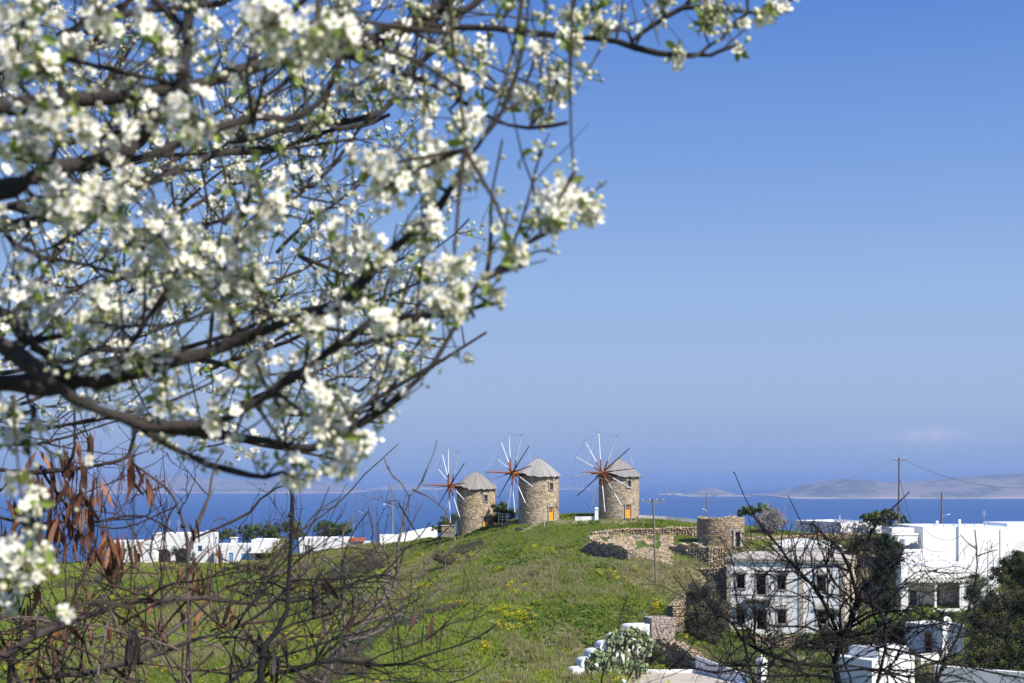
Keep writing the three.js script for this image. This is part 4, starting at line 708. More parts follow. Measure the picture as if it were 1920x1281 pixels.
tree({ name: 'olive_tree', label: 'round grey green olive tree at the right end of the porch', px: 1828, py: 1150, D: 152, seedNo: 5, tones: G.olive, n: 9000, leaf: 0.17, narrow: 0.35, lobes: [[1828, 1098, 22, 22, 20], [1826, 1118, 20, 16, 18], [1836, 1086, 14, 12, 12]] });
tree({ name: 'bushy_tree', label: 'upper bushy tree with mottled crown at the right edge', px: 1900, py: 1180, D: 138, seedNo: 6, tones: G.mixed, n: 18000, leaf: 0.2, lobes: [[1896, 1062, 26, 24, 22], [1912, 1045, 20, 16, 20], [1878, 1080, 18, 18, 18], [1900, 1095, 34, 18, 24], [1930, 1070, 26, 26, 24]] });
tree({ name: 'bushy_tree', label: 'large mottled bushy tree in the lower right corner', px: 1870, py: 1290, D: 122, seedNo: 7, tones: G.mixed, n: 42000, leaf: 0.2, trunk: 0.24, clumpsPer: 40, lobes: [[1880, 1135, 42, 30, 34], [1850, 1165, 40, 30, 30], [1900, 1190, 40, 36, 34], [1845, 1205, 34, 30, 28], [1880, 1235, 44, 30, 34], [1920, 1140, 30, 34, 30], [1826, 1235, 22, 26, 22], [1930, 1230, 30, 40, 30]] });
tree({ name: 'shrub', cat: 'shrub', label: 'yellow green shrub below the porch wall', px: 1720, py: 1165, D: 154, seedNo: 8, tones: G.lime.concat(G.green), n: 6000, leaf: 0.17, trunk: 0.05, lobes: [[1712, 1150, 30, 12, 20], [1738, 1148, 26, 11, 18]] });
tree({ name: 'shrub', cat: 'shrub', label: 'dark green hedge like shrub left of the brown door house', px: 1690, py: 1215, D: 147, seedNo: 9, tones: G.cypress.concat([[0.045, 0.065, 0.02]]), n: 24000, leaf: 0.21, trunk: 0.06, lobes: [[1700, 1172, 34, 22, 24], [1660, 1180, 30, 22, 24], [1690, 1200, 36, 20, 26], [1770, 1158, 24, 10, 18], [1640, 1205, 26, 18, 20]] });
tree({ name: 'shrub', cat: 'shrub', label: 'grey brown twiggy shrub left of the abandoned house', px: 1320, py: 1205, D: 142, seedNo: 10, tones: G.grey, n: 26000, leaf: 0.19, narrow: 0.45, trunk: 0.07, lobes: [[1320, 1110, 34, 30, 26], [1300, 1145, 30, 34, 24], [1345, 1150, 30, 36, 24], [1318, 1185, 36, 26, 26]] });
tree({ name: 'shrub', cat: 'shrub', label: 'brown and green bush in front of the abandoned house door', px: 1540, py: 1235, D: 144, seedNo: 14, tones: G.mixed.concat(G.cypress, [[0.08, 0.07, 0.045]]), n: 20000, leaf: 0.2, trunk: 0.05, lobes: [[1650, 1225, 30, 18, 24], [1440, 1238, 26, 16, 20], [1500, 1232, 30, 14, 20], [1530, 1205, 34, 16, 22], [1570, 1190, 34, 22, 22], [1600, 1205, 30, 26, 22], [1560, 1150, 22, 14, 16], [1586, 1230, 36, 18, 24]] });
tree({ name: 'shrub', cat: 'shrub', label: 'fresh green weeds below the balcony of the abandoned house', px: 1400, py: 1205, D: 148, seedNo: 15, tones: G.green.concat([[0.2, 0.22, 0.02]]), n: 8000, leaf: 0.16, trunk: 0.03, lobes: [[1392, 1190, 26, 14, 18], [1405, 1215, 26, 16, 18], [1450, 1184, 18, 6, 12], [1380, 1225, 20, 14, 16]] });
tree({ name: 'shrub', cat: 'shrub', label: 'dark shrub in the hollow between prickly pears and curved stone wall', px: 1226, py: 1250, D: 119, seedNo: 16, tones: [[0.055, 0.07, 0.035], [0.075, 0.085, 0.04], [0.04, 0.055, 0.028]], n: 9000, leaf: 0.11, trunk: 0.04, lobes: [[1225, 1222, 30, 18, 22], [1205, 1240, 28, 16, 20], [1240, 1205, 18, 12, 14]] });
tree({ name: 'pine_tree', label: 'dark pine clump behind the far white houses, left of the round tree', px: 470, py: 1020, D: 322, seedNo: 17, tones: G.pine, n: 8000, leaf: 0.42, lobes: [[430, 1002, 26, 12, 20], [470, 994, 30, 13, 22], [510, 992, 28, 15, 22], [545, 988, 26, 15, 20], [560, 1002, 22, 12, 18], [490, 1006, 50, 10, 20]] });
tree({ name: 'round_tree', label: 'round dark tree at the right end of the far trees by the sea', px: 622, py: 1020, D: 318, seedNo: 18, tones: G.pine.concat(G.green), n: 6500, leaf: 0.4, lobes: [[610, 992, 24, 15, 22], [638, 991, 26, 16, 22], [622, 1002, 38, 10, 22]] });
tree({ name: 'shrub', cat: 'shrub', label: 'bright yellow green bush among the far white houses', px: 524, py: 1060, D: 280, seedNo: 19, tones: G.lime, n: 5000, leaf: 0.3, trunk: 0.1, lobes: [[530, 1020, 18, 17, 16], [515, 1035, 24, 16, 18], [535, 1042, 24, 12, 18], [505, 1046, 18, 8, 14]] });
tree({ name: 'shrub', cat: 'shrub', label: 'dark green bush between the leftmost and middle windmill', px: 945, py: 985, D: 222, seedNo: 20, tones: G.green.concat(G.pine), n: 5500, leaf: 0.26, trunk: 0.08, lobes: [[938, 952, 16, 16, 14], [955, 965, 16, 15, 14], [934, 970, 18, 13, 14]] });
tree({ name: 'shrub', cat: 'shrub', label: 'low green bush left of the leftmost windmill, behind the stone hut', px: 835, py: 1000, D: 240, seedNo: 22, tones: G.pine, n: 3500, leaf: 0.24, trunk: 0.05, lobes: [[836, 980, 16, 12, 12], [850, 972, 10, 10, 10], [822, 992, 14, 8, 10]] });
tree({ name: 'shrub', cat: 'shrub', label: 'dark grey thorny shrub on the slope below the leftmost windmill', px: 828, py: 1062, D: 184, seedNo: 23, tones: G.heather, n: 6000, leaf: 0.12, narrow: 0.3, trunk: 0.03, lobes: [[828, 1046, 22, 13, 18], [842, 1052, 16, 10, 14]] });
tree({ name: 'shrub', cat: 'shrub', label: 'small dark bush beside the path below the middle windmill', px: 974, py: 1000, D: 206, seedNo: 24, tones: G.heather, n: 1600, leaf: 0.12, trunk: 0.03, lobes: [[974, 993, 8, 5, 7]] });
tree({ name: 'shrub', cat: 'shrub', label: 'dark low bush at the foot of the metal railing', px: 946, py: 992, D: 211, seedNo: 25, tones: G.heather, n: 2200, leaf: 0.12, trunk: 0.03, lobes: [[940, 984, 10, 5, 7], [953, 983, 8, 4, 7]] });
tree({ name: 'shrub', cat: 'shrub', label: 'brown leafless shrub on the slope right of the far white houses', px: 665, py: 1078, D: 215, seedNo: 26, tones: G.heather, n: 7000, leaf: 0.13, narrow: 0.25, trunk: 0.04, lobes: [[660, 1056, 22, 18, 16], [640, 1066, 18, 12, 14], [684, 1064, 16, 12, 12]] });
tree({ name: 'shrub', cat: 'shrub', label: 'dark grey scrub below the far houses in the valley', px: 520, py: 1090, D: 240, seedNo: 27, tones: G.heather.concat(G.mixed), n: 6500, leaf: 0.24, trunk: 0.05, lobes: [[500, 1066, 34, 12, 20], [560, 1072, 30, 12, 20], [450, 1068, 26, 9, 18]] });
tree({ name: 'shrub', cat: 'shrub', label: 'dark bush under the arches of the tall far white house', px: 345, py: 1062, D: 296, seedNo: 28, tones: G.heather.concat(G.cypress), n: 3600, leaf: 0.26, trunk: 0.08, lobes: [[330, 1036, 12, 14, 12], [350, 1046, 22, 10, 14], [310, 1053, 12, 6, 10]] });
tree({ name: 'shrub', cat: 'shrub', label: 'light green bushes in the hollow by the lower right wall corner', px: 1480, py: 1250, D: 134, seedNo: 29, tones: G.green.concat(G.grey), n: 8000, leaf: 0.15, trunk: 0.04, lobes: [[1470, 1248, 34, 14, 22], [1520, 1255, 30, 14, 22], [1555, 1262, 24, 16, 20]] });

// bare grey tree behind the ruined tower: only twigs
{
  reseed(61); const D = 200, p = at(1455, 1020, D); p.y = ground(p.x, D); const g = base('bare_tree', 'leafless pale grey tree right of the ruined round tower', 'tree', p), t = new MB(), b = new MB(), c = [0.36, 0.33, 0.32];
  const spread = (q, dir, len, r, lv) => { const w = walk(q, dir, len, r, 4, 0.16, 0.03); (lv > 1 ? b : t).tube(w, (k) => r * (1 - 0.5 * k), lv > 1 ? 3 : 6, jit(c, 0.25)); if (lv < 4) for (let k = 0; k < (lv ? 5 : 6); k++) { const s = w[1 + Math.floor(rnd() * 4)]; spread(s, V(0, 0, 0).subVectors(w[4], w[0]).normalize().add(V(gauss() * 0.75, gauss() * 0.5 + 0.1, gauss() * 0.75)), len * R(0.5, 0.75), Math.max(0.016, r * 0.6), lv + 1); } };
  for (let k = 0; k < 7; k++) spread(V(R(-0.3, 0.3), -0.3, R(-0.3, 0.3)), V(R(-1.5, 1.5), R(0.55, 1.0), R(-0.8, 0.8)), R(1.7, 2.4), 0.1, 0);
  t.build('trunk', M.twig, g); b.build('twigs', M.twig, g, true);
}
// prickly pears: pads stacked on pads
function pricklyPear(label, px, py, D, w, h, n, seedNo) {
  reseed(seedNo); const p = at(px, py, D), g = base('prickly_pear', label, 'cactus', p), s = D / F, pads = [];
  const shape = new THREE.SphereGeometry(1, 10, 7); shape.setAttribute('color', new THREE.BufferAttribute(new Float32Array(shape.attributes.position.count * 3).fill(1), 3));
  const mats = [[0.17, 0.23, 0.1], [0.23, 0.28, 0.13], [0.13, 0.18, 0.075], [0.27, 0.31, 0.17]].map((c) => std({ color: rgb(...c), roughness: 0.7 }));
  for (let k = 0; k < n; k++) {
    const u = R(-1, 1), top = Math.sqrt(1 - u * u * 0.7), v = Math.pow(rnd(), 0.65) * top, q = V(u * w * s / 2 + gauss() * 0.1, v * h * s, R(-0.5, 0.6) * w * s * 0.35 * top);
    const m = new THREE.Mesh(shape, mats[k % 4]); m.name = 'pad'; const L = R(0.15, 0.25); m.scale.set(L * 0.72, L, L * 0.16); m.position.copy(q); m.rotation.set(R(-0.7, 0.4), R(-1.1, 1.1), R(-1.2, 1.2)); g.add(m);
  }
  const st = new MB(); for (let k = 0; k < 9; k++) { const x = R(-0.4, 0.4) * w * s; st.tube([V(x, -0.8, R(-0.3, 0.3)), V(x * 1.1, h * s * 0.3, R(-0.3, 0.3)), V(x * 1.3, h * s * 0.6, R(-0.4, 0.4))], 0.09, 6, [0.17, 0.16, 0.1]); } st.build('stem', M.twig, g);
}
pricklyPear('large prickly pear cactus against the top of the white stepped wall', 1180, 1232, 117.0, 84, 56, 250, 71);
pricklyPear('smaller prickly pear cactus low on the white stepped wall', 1126, 1268, 111.5, 56, 50, 140, 72);
pricklyPear('yellowish prickly pear clump between the big cactus and the beige roof', 1192, 1262, 112.5, 44, 22, 80, 73);

// ---------------------------------------------------------------- grass, weeds and flowers on the hill
{
  const blade = (n, h, w, bend, wide) => { const m = new MB(); for (let k = 0; k < n; k++) { const a = R(0, 6.28), d = V(Math.cos(a), 0, Math.sin(a)), s = V(-d.z, 0, d.x), b = d.clone().multiplyScalar(R(0, 0.16)), L = h * R(0.6, 1.1), q = bend * R(0.3, 1.2), mid = b.clone().addScaledVector(d, q * 0.35 * L).add(V(0, L * 0.6, 0)), tip = b.clone().addScaledVector(d, q * L).add(V(0, L * (1 - 0.3 * q), 0)), up = V(0, 0, 0).crossVectors(s, V(0, 0, 0).subVectors(mid, b)).normalize(), e = wide || 0.5, c = jit([1, 1, 1], 0.2), i = m.count;
    for (const v of [b.clone().addScaledVector(s, -w * 0.5), b.clone().addScaledVector(s, w * 0.5), mid.clone().addScaledVector(s, w * e), mid.clone().addScaledVector(s, -w * e), tip]) m.vert(v, up, c, 0, 0); m.i.push(i, i + 1, i + 2, i, i + 2, i + 3, i + 3, i + 2, i + 4); } return m.geometry(); };
  reseed(81);
  const kinds = { grass: [], dry_grass: [], weeds: [], yellow_flowers: [], thorn_scrub: [] };
  const mills = [[1160, 215], [1010, 214], [892, 225]].map(([px, D]) => [(px - CX) / F * D, D]);
  const put = (k, x, D, y, s, c) => kinds[k].push([x, y, D, s, c]);
  for (let k = 0; k < 300000; k++) {
    const D = Math.sqrt(R(96 * 96, 300 * 300)), px = R(-60, 1960), x = (px - CX) / F * D; if (D > crest(x) - 2) continue;
    const keep = D < 150 ? 1 : 0.9; if (rnd() > keep) continue;
    const y = ground(x, D), py = projY(y, D); if (py > 1300) continue;
    if (mills.some(([mx, mD]) => (mx - x) ** 2 + (mD - D) ** 2 < 13)) continue;
    if (px > 1290 && py > 1030 && rnd() < 0.45) continue;
    if (px > 1100 && px < 1262 && py > 996 && py < 1062 && rnd() < 0.8) continue;
    if (py < 984 && py > 975 && px > 1030 && px < 1220 && rnd() < 0.7) continue;
    const dry = dryness(x, D) + R(-0.3, 0.3), pat = fbm(x * 0.2 + 60, D * 0.12, 3), lush = smooth(1095, 1150, py) * (1 - smooth(1215, 1260, py)) * smooth(900, 1000, px) * 0.62 * (0.5 + pat) + 0.8 * (pat > 0.55);
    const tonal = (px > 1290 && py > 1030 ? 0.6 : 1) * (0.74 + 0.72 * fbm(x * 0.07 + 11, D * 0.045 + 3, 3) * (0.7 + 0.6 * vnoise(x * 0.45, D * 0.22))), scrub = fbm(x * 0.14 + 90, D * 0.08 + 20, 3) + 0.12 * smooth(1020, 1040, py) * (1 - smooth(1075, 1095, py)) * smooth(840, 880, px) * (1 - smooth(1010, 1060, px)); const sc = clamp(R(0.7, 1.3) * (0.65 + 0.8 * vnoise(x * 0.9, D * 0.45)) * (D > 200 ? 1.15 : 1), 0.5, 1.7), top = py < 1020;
    const yel = fbm(x * 0.2 + 31, D * 0.1 + 4, 3);
    if (yel + 0.35 * (vnoise(x * 1.1 + 9, D * 0.7) - 0.5) > 0.64 && rnd() < 0.16 && py > 1030 && px < 1330) put('yellow_flowers', x, D, y, sc * 1.0, [0.62 * R(0.8, 1.2), 0.56 * R(0.8, 1.1), 0.01]);
    if (scrub > 0.635 && rnd() < 0.75 && !top && px < 1290) { put('thorn_scrub', x, D, y, sc * R(0.9, 1.5), [0.13 * R(0.6, 1.3), 0.125 * R(0.6, 1.2), 0.075]); continue; }
    if (dry > 0.46) { if (!top) { const t = R(0, 1); put(rnd() < 0.82 ? 'dry_grass' : 'thorn_scrub', x, D, y, sc * R(0.8, 1.25), [mix(0.2, 0.32, t), mix(0.19, 0.285, t), mix(0.085, 0.14, t)]); } else put('grass', x, D, y, sc * 0.7, [0.18, 0.23, 0.05]); }
    else if (lush > 0.5 && rnd() < (px > 1290 ? 0.3 : 0.42)) put('weeds', x, D, y, sc * (px > 1290 ? 0.7 : 1), [0.1 * R(0.6, 1.6), 0.165 * R(0.7, 1.35), 0.024]);
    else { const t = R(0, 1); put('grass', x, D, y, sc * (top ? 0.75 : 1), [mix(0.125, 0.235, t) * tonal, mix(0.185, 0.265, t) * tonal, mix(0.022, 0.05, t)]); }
  }
  const geo = { grass: blade(9, 0.34, 0.035, 0.5), dry_grass: blade(11, 0.52, 0.022, 0.35), weeds: blade(16, 0.27, 0.04, 0.9, 1.2), thorn_scrub: blade(16, 0.5, 0.02, 0.7), yellow_flowers: (() => { const m = new MB(); for (let k = 0; k < 7; k++) { const b = V(gauss() * 0.16, 0, gauss() * 0.16), t = b.clone().add(V(gauss() * 0.05, R(0.3, 0.48), gauss() * 0.05)); m.tube([b, t], 0.006, 3, [0.1, 0.25, 0.04]); for (let q = 0; q < 3; q++) leafFace(m, t.clone().add(V(gauss() * 0.03, 0, gauss() * 0.03)), 0.1, V(gauss() * 0.6, 1, gauss() * 0.6).normalize(), WHITE, 0.9); } return m.geometry(); })() };
  const labels = { grass: ['fresh green grass growing over the whole windmill hill', 'grass'], dry_grass: ['tan dry grass standing in patches on the middle of the hill', 'dry grass'], weeds: ['dark green leafy weeds on the lower right of the hill', 'weeds'], yellow_flowers: ['small yellow wildflowers dotted in patches over the hill', 'wildflowers'], thorn_scrub: ['brown thorny scrub sprinkled among the dry grass of the hill', 'scrub'] };
  const mt = new THREE.Matrix4(), q = new THREE.Quaternion(), e = new THREE.Euler(), col = new THREE.Color();
  for (const k of Object.keys(kinds)) {
    const im = new THREE.InstancedMesh(geo[k], M.leaf, kinds[k].length); im.name = k;
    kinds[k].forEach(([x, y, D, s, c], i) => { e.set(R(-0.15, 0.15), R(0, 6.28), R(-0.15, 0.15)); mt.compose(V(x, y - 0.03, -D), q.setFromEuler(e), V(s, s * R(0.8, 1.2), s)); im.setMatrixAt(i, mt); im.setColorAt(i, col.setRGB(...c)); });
    scene.add(im); tag(im, labels[k][0], labels[k][1], null, 'stuff');
  }
  const st = new MB(); reseed(83);
  for (let k = 0; k < 420; k++) { const D = R(105, 200), px = R(640, 1250), p = groundAt(px, D); if (fbm(p.x * 0.15, D * 0.1 + 70, 3) < 0.5) continue; const s = R(0.08, 0.3); st.boulder(p, s, s * 0.6, s, jit([0.34, 0.3, 0.25], 0.25)); }
  tag(st.build('field_stones', M.stone), 'pale stones lying in the grass of the hill', 'stones', null, 'stuff');
  const pa = new MB(); for (let k = 0; k < 130; k++) { const t = rnd(), p = groundAt(mix(1012, 978, t) + gauss() * 5, mix(211, 203, t)); const s = R(0.14, 0.32); pa.boulder(p, s * 1.3, s * 0.5, s, jit([0.42, 0.35, 0.26], 0.2)); }
  tag(pa.build('stone_path', M.stone), 'rough beige stone path in the grass below the middle windmill', 'path', null, 'structure');
}

// ---------------------------------------------------------------- the trees that stand close to the viewer
const parse = (s) => s.trim().split(/\s+/).map((q) => q.split(',').map(Number));
const proj = (p) => [CX - F * p.x / p.z, HY + F * p.y / p.z];
const inside = (poly, x, y) => { let c = false; for (let i = 0, j = poly.length - 1; i < poly.length; j = i++) { const [a, b] = poly[i], [u, v] = poly[j]; if ((b > y) !== (v > y) && x < (u - a) * (y - b) / (v - b) + a) c = !c; } return c; };
class Near {                                                       // a tree of traced limbs, grown twigs and what sits on them
  constructor(name, label, foot, opt) { this.g = base(name, label, 'tree', foot); this.foot = foot; this.limbs = []; this.twigs = new MB(); this.sites = []; Object.assign(this, { tone: [0.125, 0.105, 0.095], tw: [0.085, 0.065, 0.052], hull: null, knob: 0 }, opt); }
  add(mb, name, mat, stuff, label) { const m = mb.build(name, mat, this.g, stuff); m.position.copy(this.foot).negate(); if (label) m.userData.label = label; return m; }
  limb(s, D0, D1, w0, w1, o = {}) {                                // traced: pixels, depth at both ends, width in pixels at both ends
    const q = parse(s), N = q.length, pts = q.map(([x, y], k) => { const t = k / Math.max(1, N - 1); return at(x + (k && k < N - 1 ? gauss() * 1.2 : 0), y, mix(D0, D1, t) + (o.flat ? 0 : 0.05 * D0 * Math.sin(t * 7 + x) * t * (1 - t))); });
    const root = o.root ? [...o.root, ...pts] : pts, curve = new THREE.CatmullRomCurve3(root, false, 'catmullrom', 0.5), n = Math.max(6, Math.round(curve.getLength() / (0.018 * D0))), P = curve.getPoints(n);
    const wk = this.wk || 1, r0 = wk * w0 / 2 / F * D0, r1 = wk * w1 / 2 / F * D1, ph = R(0, 9), tone = jit(o.tone || this.tone, 0.12);
    P.forEach((p, k) => { if (k && k < n) p.add(V(gauss(), gauss(), gauss()).multiplyScalar(0.26 * mix(r0, r1, k / n))); });
    const rad = (t) => mix(r0, r1, Math.pow(t, 0.9)) * (1 + 0.26 * Math.sin(t * n * 0.9 + ph) * Math.sin(t * n * 0.37 + ph * 2)) * (o.root && t < 0.15 ? 1.25 : 1);
    const mb = new MB(); mb.tube(P, rad, r0 > 0.01 ? 10 : 6, (t) => { const k = 0.45 + 1.1 * fbm(t * n * 0.6 + ph, ph, 3); return [tone[0] * k, tone[1] * k, tone[2] * k]; });
    this.add(mb, w0 > 9 ? 'branch' : 'twig', M.bark);
    const L = { P, rad, n, D: (D0 + D1) / 2, len: curve.getLength(), r0, r1 }; this.limbs.push(L);
    if (o.sites) for (let k = 1; k <= n; k++) if (rnd() < o.sites) this.site(P[k], V(0, 0, 0).subVectors(P[k], P[k - 1]).normalize(), rad(k / n), o.kind);
    if (this.knob && r0 < 0.02) this.knobs(P, rad);
    if (o.kids !== undefined) this.sprout(L, o.kids, o);
    return L;
  }
  knobs(P, rad) { for (let k = 1; k < P.length; k++) if (rnd() < this.knob) { const r = Math.max(0.002, rad(k / P.length)) * R(1.25, 1.9), d = V(gauss(), gauss(), gauss()).normalize(); this.twigs.boulder(P[k].clone().addScaledVector(d, r * 0.5), r, r * 1.1, r, jit(this.tw, 0.2)); } }
  site(p, dir, r, kind) { this.sites.push({ p, dir, r, kind }); }
  ok(p) { if (p.z > -0.6) return false; if (!this.hull) return true; const [x, y] = proj(p); return inside(this.hull, x + gauss() * (this.ragged || 0), y + gauss() * (this.ragged || 0)); }
  sprout(L, count, o = {}) {
    count = Math.round(count * (o.frac ?? 1));
    for (let k = 0; k < count; k++) {
      const t = Math.pow(R(0.03, 1), 0.8), i = Math.min(L.P.length - 2, Math.floor(t * L.n)), p = L.P[i], d = V(0, 0, 0).subVectors(L.P[i + 1], p).normalize();
      const side = V(gauss(), gauss() + (o.up ?? 0.5), gauss() * 0.9).normalize(); side.addScaledVector(d, R(0.2, 0.9)).normalize();
      this.grow(p, side, L.D * (o.reach || 0.13) * R(0.4, 1.25), Math.min(L.rad(t) * 0.6, 0.00085 * L.D * R(0.7, 1.5)), o.level || 0, o);
    }
  }
  grow(p, dir, len, r, level, o) {
    const n = Math.max(3, Math.round(len / 0.035 / (o.seg || 1))), w = walk(p, dir, len, r, n, o.wander ?? 0.13, o.rise ?? 0.02);
    let e = w.length; for (let k = 1; k < w.length; k++) if (!this.ok(w[k])) { e = k; break; }
    if (e < 3) return; w.length = e;
    const c = jit(o.twTone || this.tw, 0.25), rad = (t) => r * (1 - 0.65 * t); this.twigs.tube(w, rad, r * F / -p.z > 2 ? 5 : 4, c);
    if (this.knob) this.knobs(w, rad);
    for (let k = 1; k < w.length; k++) {
      const d = V(0, 0, 0).subVectors(w[k], w[k - 1]).normalize();
      if (rnd() < (o.dens ?? 0.5)) this.site(w[k], d, r, o.kind);
      if (level < (o.max ?? 1) && k < w.length - 1 && rnd() < (o.fork ?? 0.16)) this.grow(w[k], d.add(V(gauss(), gauss() + (o.up ?? 0.4) * 0.6, gauss()).multiplyScalar(0.9)).normalize(), len * R(0.3, 0.65), r * 0.65, level + 1, o);
    }
  }
  done() { if (this.twigs.count) this.add(this.twigs, 'twigs', M.twig, true); }
}
// --- shapes of blossom, bud, leaf
const bloomShape = (open, sd) => {
  reseed(sd); const m = new MB();
  for (let k = 0; k < 5; k++) {
    const a = k / 5 * 6.283 + R(-0.12, 0.12), d = V(Math.cos(a), Math.sin(a), 0), s = V(-d.y, d.x, 0), w = R(0.31, 0.37), cup = open * R(0.7, 1.3), rows = [[0.1, 0.1], [0.38, w * 0.86], [0.68, w], [0.92, w * 0.72], [1.0, w * 0.22]], P = rows.map(([t, ww], q) => [-1, 0, 1].map((e) => d.clone().multiplyScalar(t * Math.cos(cup * 0.5) - (q === 4 && !e ? 0.05 : 0)).addScaledVector(s, e * ww).add(V(0, 0, t * t * cup * 0.8 + Math.abs(e) * 0.1 * t + R(-0.02, 0.02)))));
    const s0 = m.count; P.forEach((row, q) => row.forEach((v) => { const c = q === 0 ? [0.55, 0.56, 0.2] : [0.95, 0.925, 0.84]; m.vert(v, V(0, 0, 1).addScaledVector(d, -0.3 * cup).normalize(), c, 0, 0); }));
    for (let q = 0; q < 4; q++) for (let e = 0; e < 2; e++) { const i = s0 + q * 3 + e; m.i.push(i, i + 3, i + 1, i + 1, i + 3, i + 4); }
  }
  for (let k = 0; k < 11; k++) { const a = k / 11 * 6.283, f = R(0.16, 0.36), t = V(Math.cos(a) * f, Math.sin(a) * f, R(0.34, 0.5)); m.tube([V(0, 0, 0.05), t], 0.014, 3, [0.75, 0.75, 0.55], false); m.boulder(t, 0.038, 0.038, 0.038, [0.6, 0.42, 0.08]); }
  m.boulder(V(0, 0, 0.02), 0.15, 0.15, 0.12, [0.32, 0.36, 0.07]);
  for (let k = 0; k < 5; k++) { const a = (k + 0.5) / 5 * 6.283, d = V(Math.cos(a), Math.sin(a), 0), s = V(-d.y, d.x, 0); m.poly([d.clone().multiplyScalar(0.08).addScaledVector(s, -0.1).setZ(-0.04), d.clone().multiplyScalar(0.08).addScaledVector(s, 0.1).setZ(-0.04), d.clone().multiplyScalar(0.38).setZ(-0.08)], [0.2, 0.27, 0.06]); }
  m.tube([V(0, 0, 0), V(0.05, 0, -0.5), V(0.0, 0.1, -1.05)], 0.035, 4, [0.22, 0.28, 0.07], false);
  return m.geometry();
};
const blooms = [bloomShape(0.25, 1), bloomShape(0.55, 2), bloomShape(0.95, 3)];
const budShape = (() => { const m = new MB(), N = 8, rows = [[-0.55, 0.14], [-0.35, 0.34], [0, 0.46], [0.3, 0.42], [0.52, 0.2], [0.58, 0.02]]; const s0 = m.count; rows.forEach(([z, r], q) => { for (let k = 0; k <= N; k++) { const a = k / N * 6.283, d = V(Math.cos(a), Math.sin(a), 0); m.vert(V(d.x * r, d.y * r, z), d.clone().setZ(z).normalize(), q < 2 ? [0.3, 0.36, 0.09] : [0.9, 0.86, 0.66], 0, 0); } }); for (let q = 0; q < rows.length - 1; q++) for (let k = 0; k < N; k++) { const i = s0 + q * (N + 1) + k; m.i.push(i, i + 1, i + N + 1, i + 1, i + N + 2, i + N + 1); } m.tube([V(0, 0, -0.5), V(0.05, 0, -1.2), V(0, 0, -1.9)], 0.06, 4, [0.26, 0.32, 0.08], false); return m.geometry(); })();
const leafShape = (() => { const m = new MB(), rows = [[0, 0.03, 0], [0.25, 0.2, 0.05], [0.55, 0.24, 0.04], [0.82, 0.13, -0.04], [1, 0.005, -0.12]]; for (const e of [-1, 1]) { const s0 = m.count; rows.forEach(([t, w, z]) => { m.vert(V(0, t, z), V(-0.35 * e, 0, 1).normalize(), [0.8, 0.8, 0.8], 0, 0); m.vert(V(e * w, t, z + w * 0.45), V(-0.35 * e, 0, 1).normalize(), WHITE, 0, 0); }); for (let q = 0; q < 4; q++) { const i = s0 + q * 2; e > 0 ? m.i.push(i, i + 1, i + 3, i, i + 3, i + 2) : m.i.push(i, i + 3, i + 1, i, i + 2, i + 3); } } return m.geometry(); })();
// the largest 300 of a kind become parts of their own, the rest one mass
function dress(tree, name, items, shapes, material, massName, tints) {
  const size = (i) => { const [x, y] = proj(i.p); return (x > -30 && x < 1950 && y > -30 && y < 1310 ? 1 : 0.001) * i.s / -i.p.z; };
  items.sort((a, b) => size(b) - size(a));
  const mt = new THREE.Matrix4(), q = new THREE.Quaternion(), X = V(0, 0, 0), Y = V(0, 0, 0);
  const frame = (i) => { X.crossVectors(Math.abs(i.d.y) < 0.9 ? V(0, 1, 0) : V(1, 0, 0), i.d).normalize(); Y.crossVectors(i.d, X); mt.makeBasis(X, Y, i.d); q.setFromRotationMatrix(mt); q.multiply(new THREE.Quaternion().setFromAxisAngle(V(0, 0, 1), i.a)); return q; };
  items.slice(0, 300).forEach((i) => { const m = new THREE.Mesh(shapes[i.k % shapes.length], material[i.k % material.length]); m.name = name; m.quaternion.copy(frame(i)); m.position.copy(i.p).sub(tree.foot); m.scale.setScalar(i.s); tree.g.add(m); });
  const rest = items.slice(300), col = new THREE.Color();
  shapes.forEach((sh, k) => { const own = rest.filter((i) => i.k % shapes.length === k); if (!own.length) return; const im = new THREE.InstancedMesh(sh, material[0], own.length); im.name = massName; im.userData.kind = 'stuff'; own.forEach((i, j) => { mt.compose(i.p.clone().sub(tree.foot), frame(i), V(i.s, i.s, i.s)); im.setMatrixAt(j, mt); im.setColorAt(j, col.setRGB(...(tints ? tints() : WHITE))); }); tree.g.add(im); });
}
const foot = (x, D, drop = 0.1) => V(x, ground(x, D) - drop, -D);

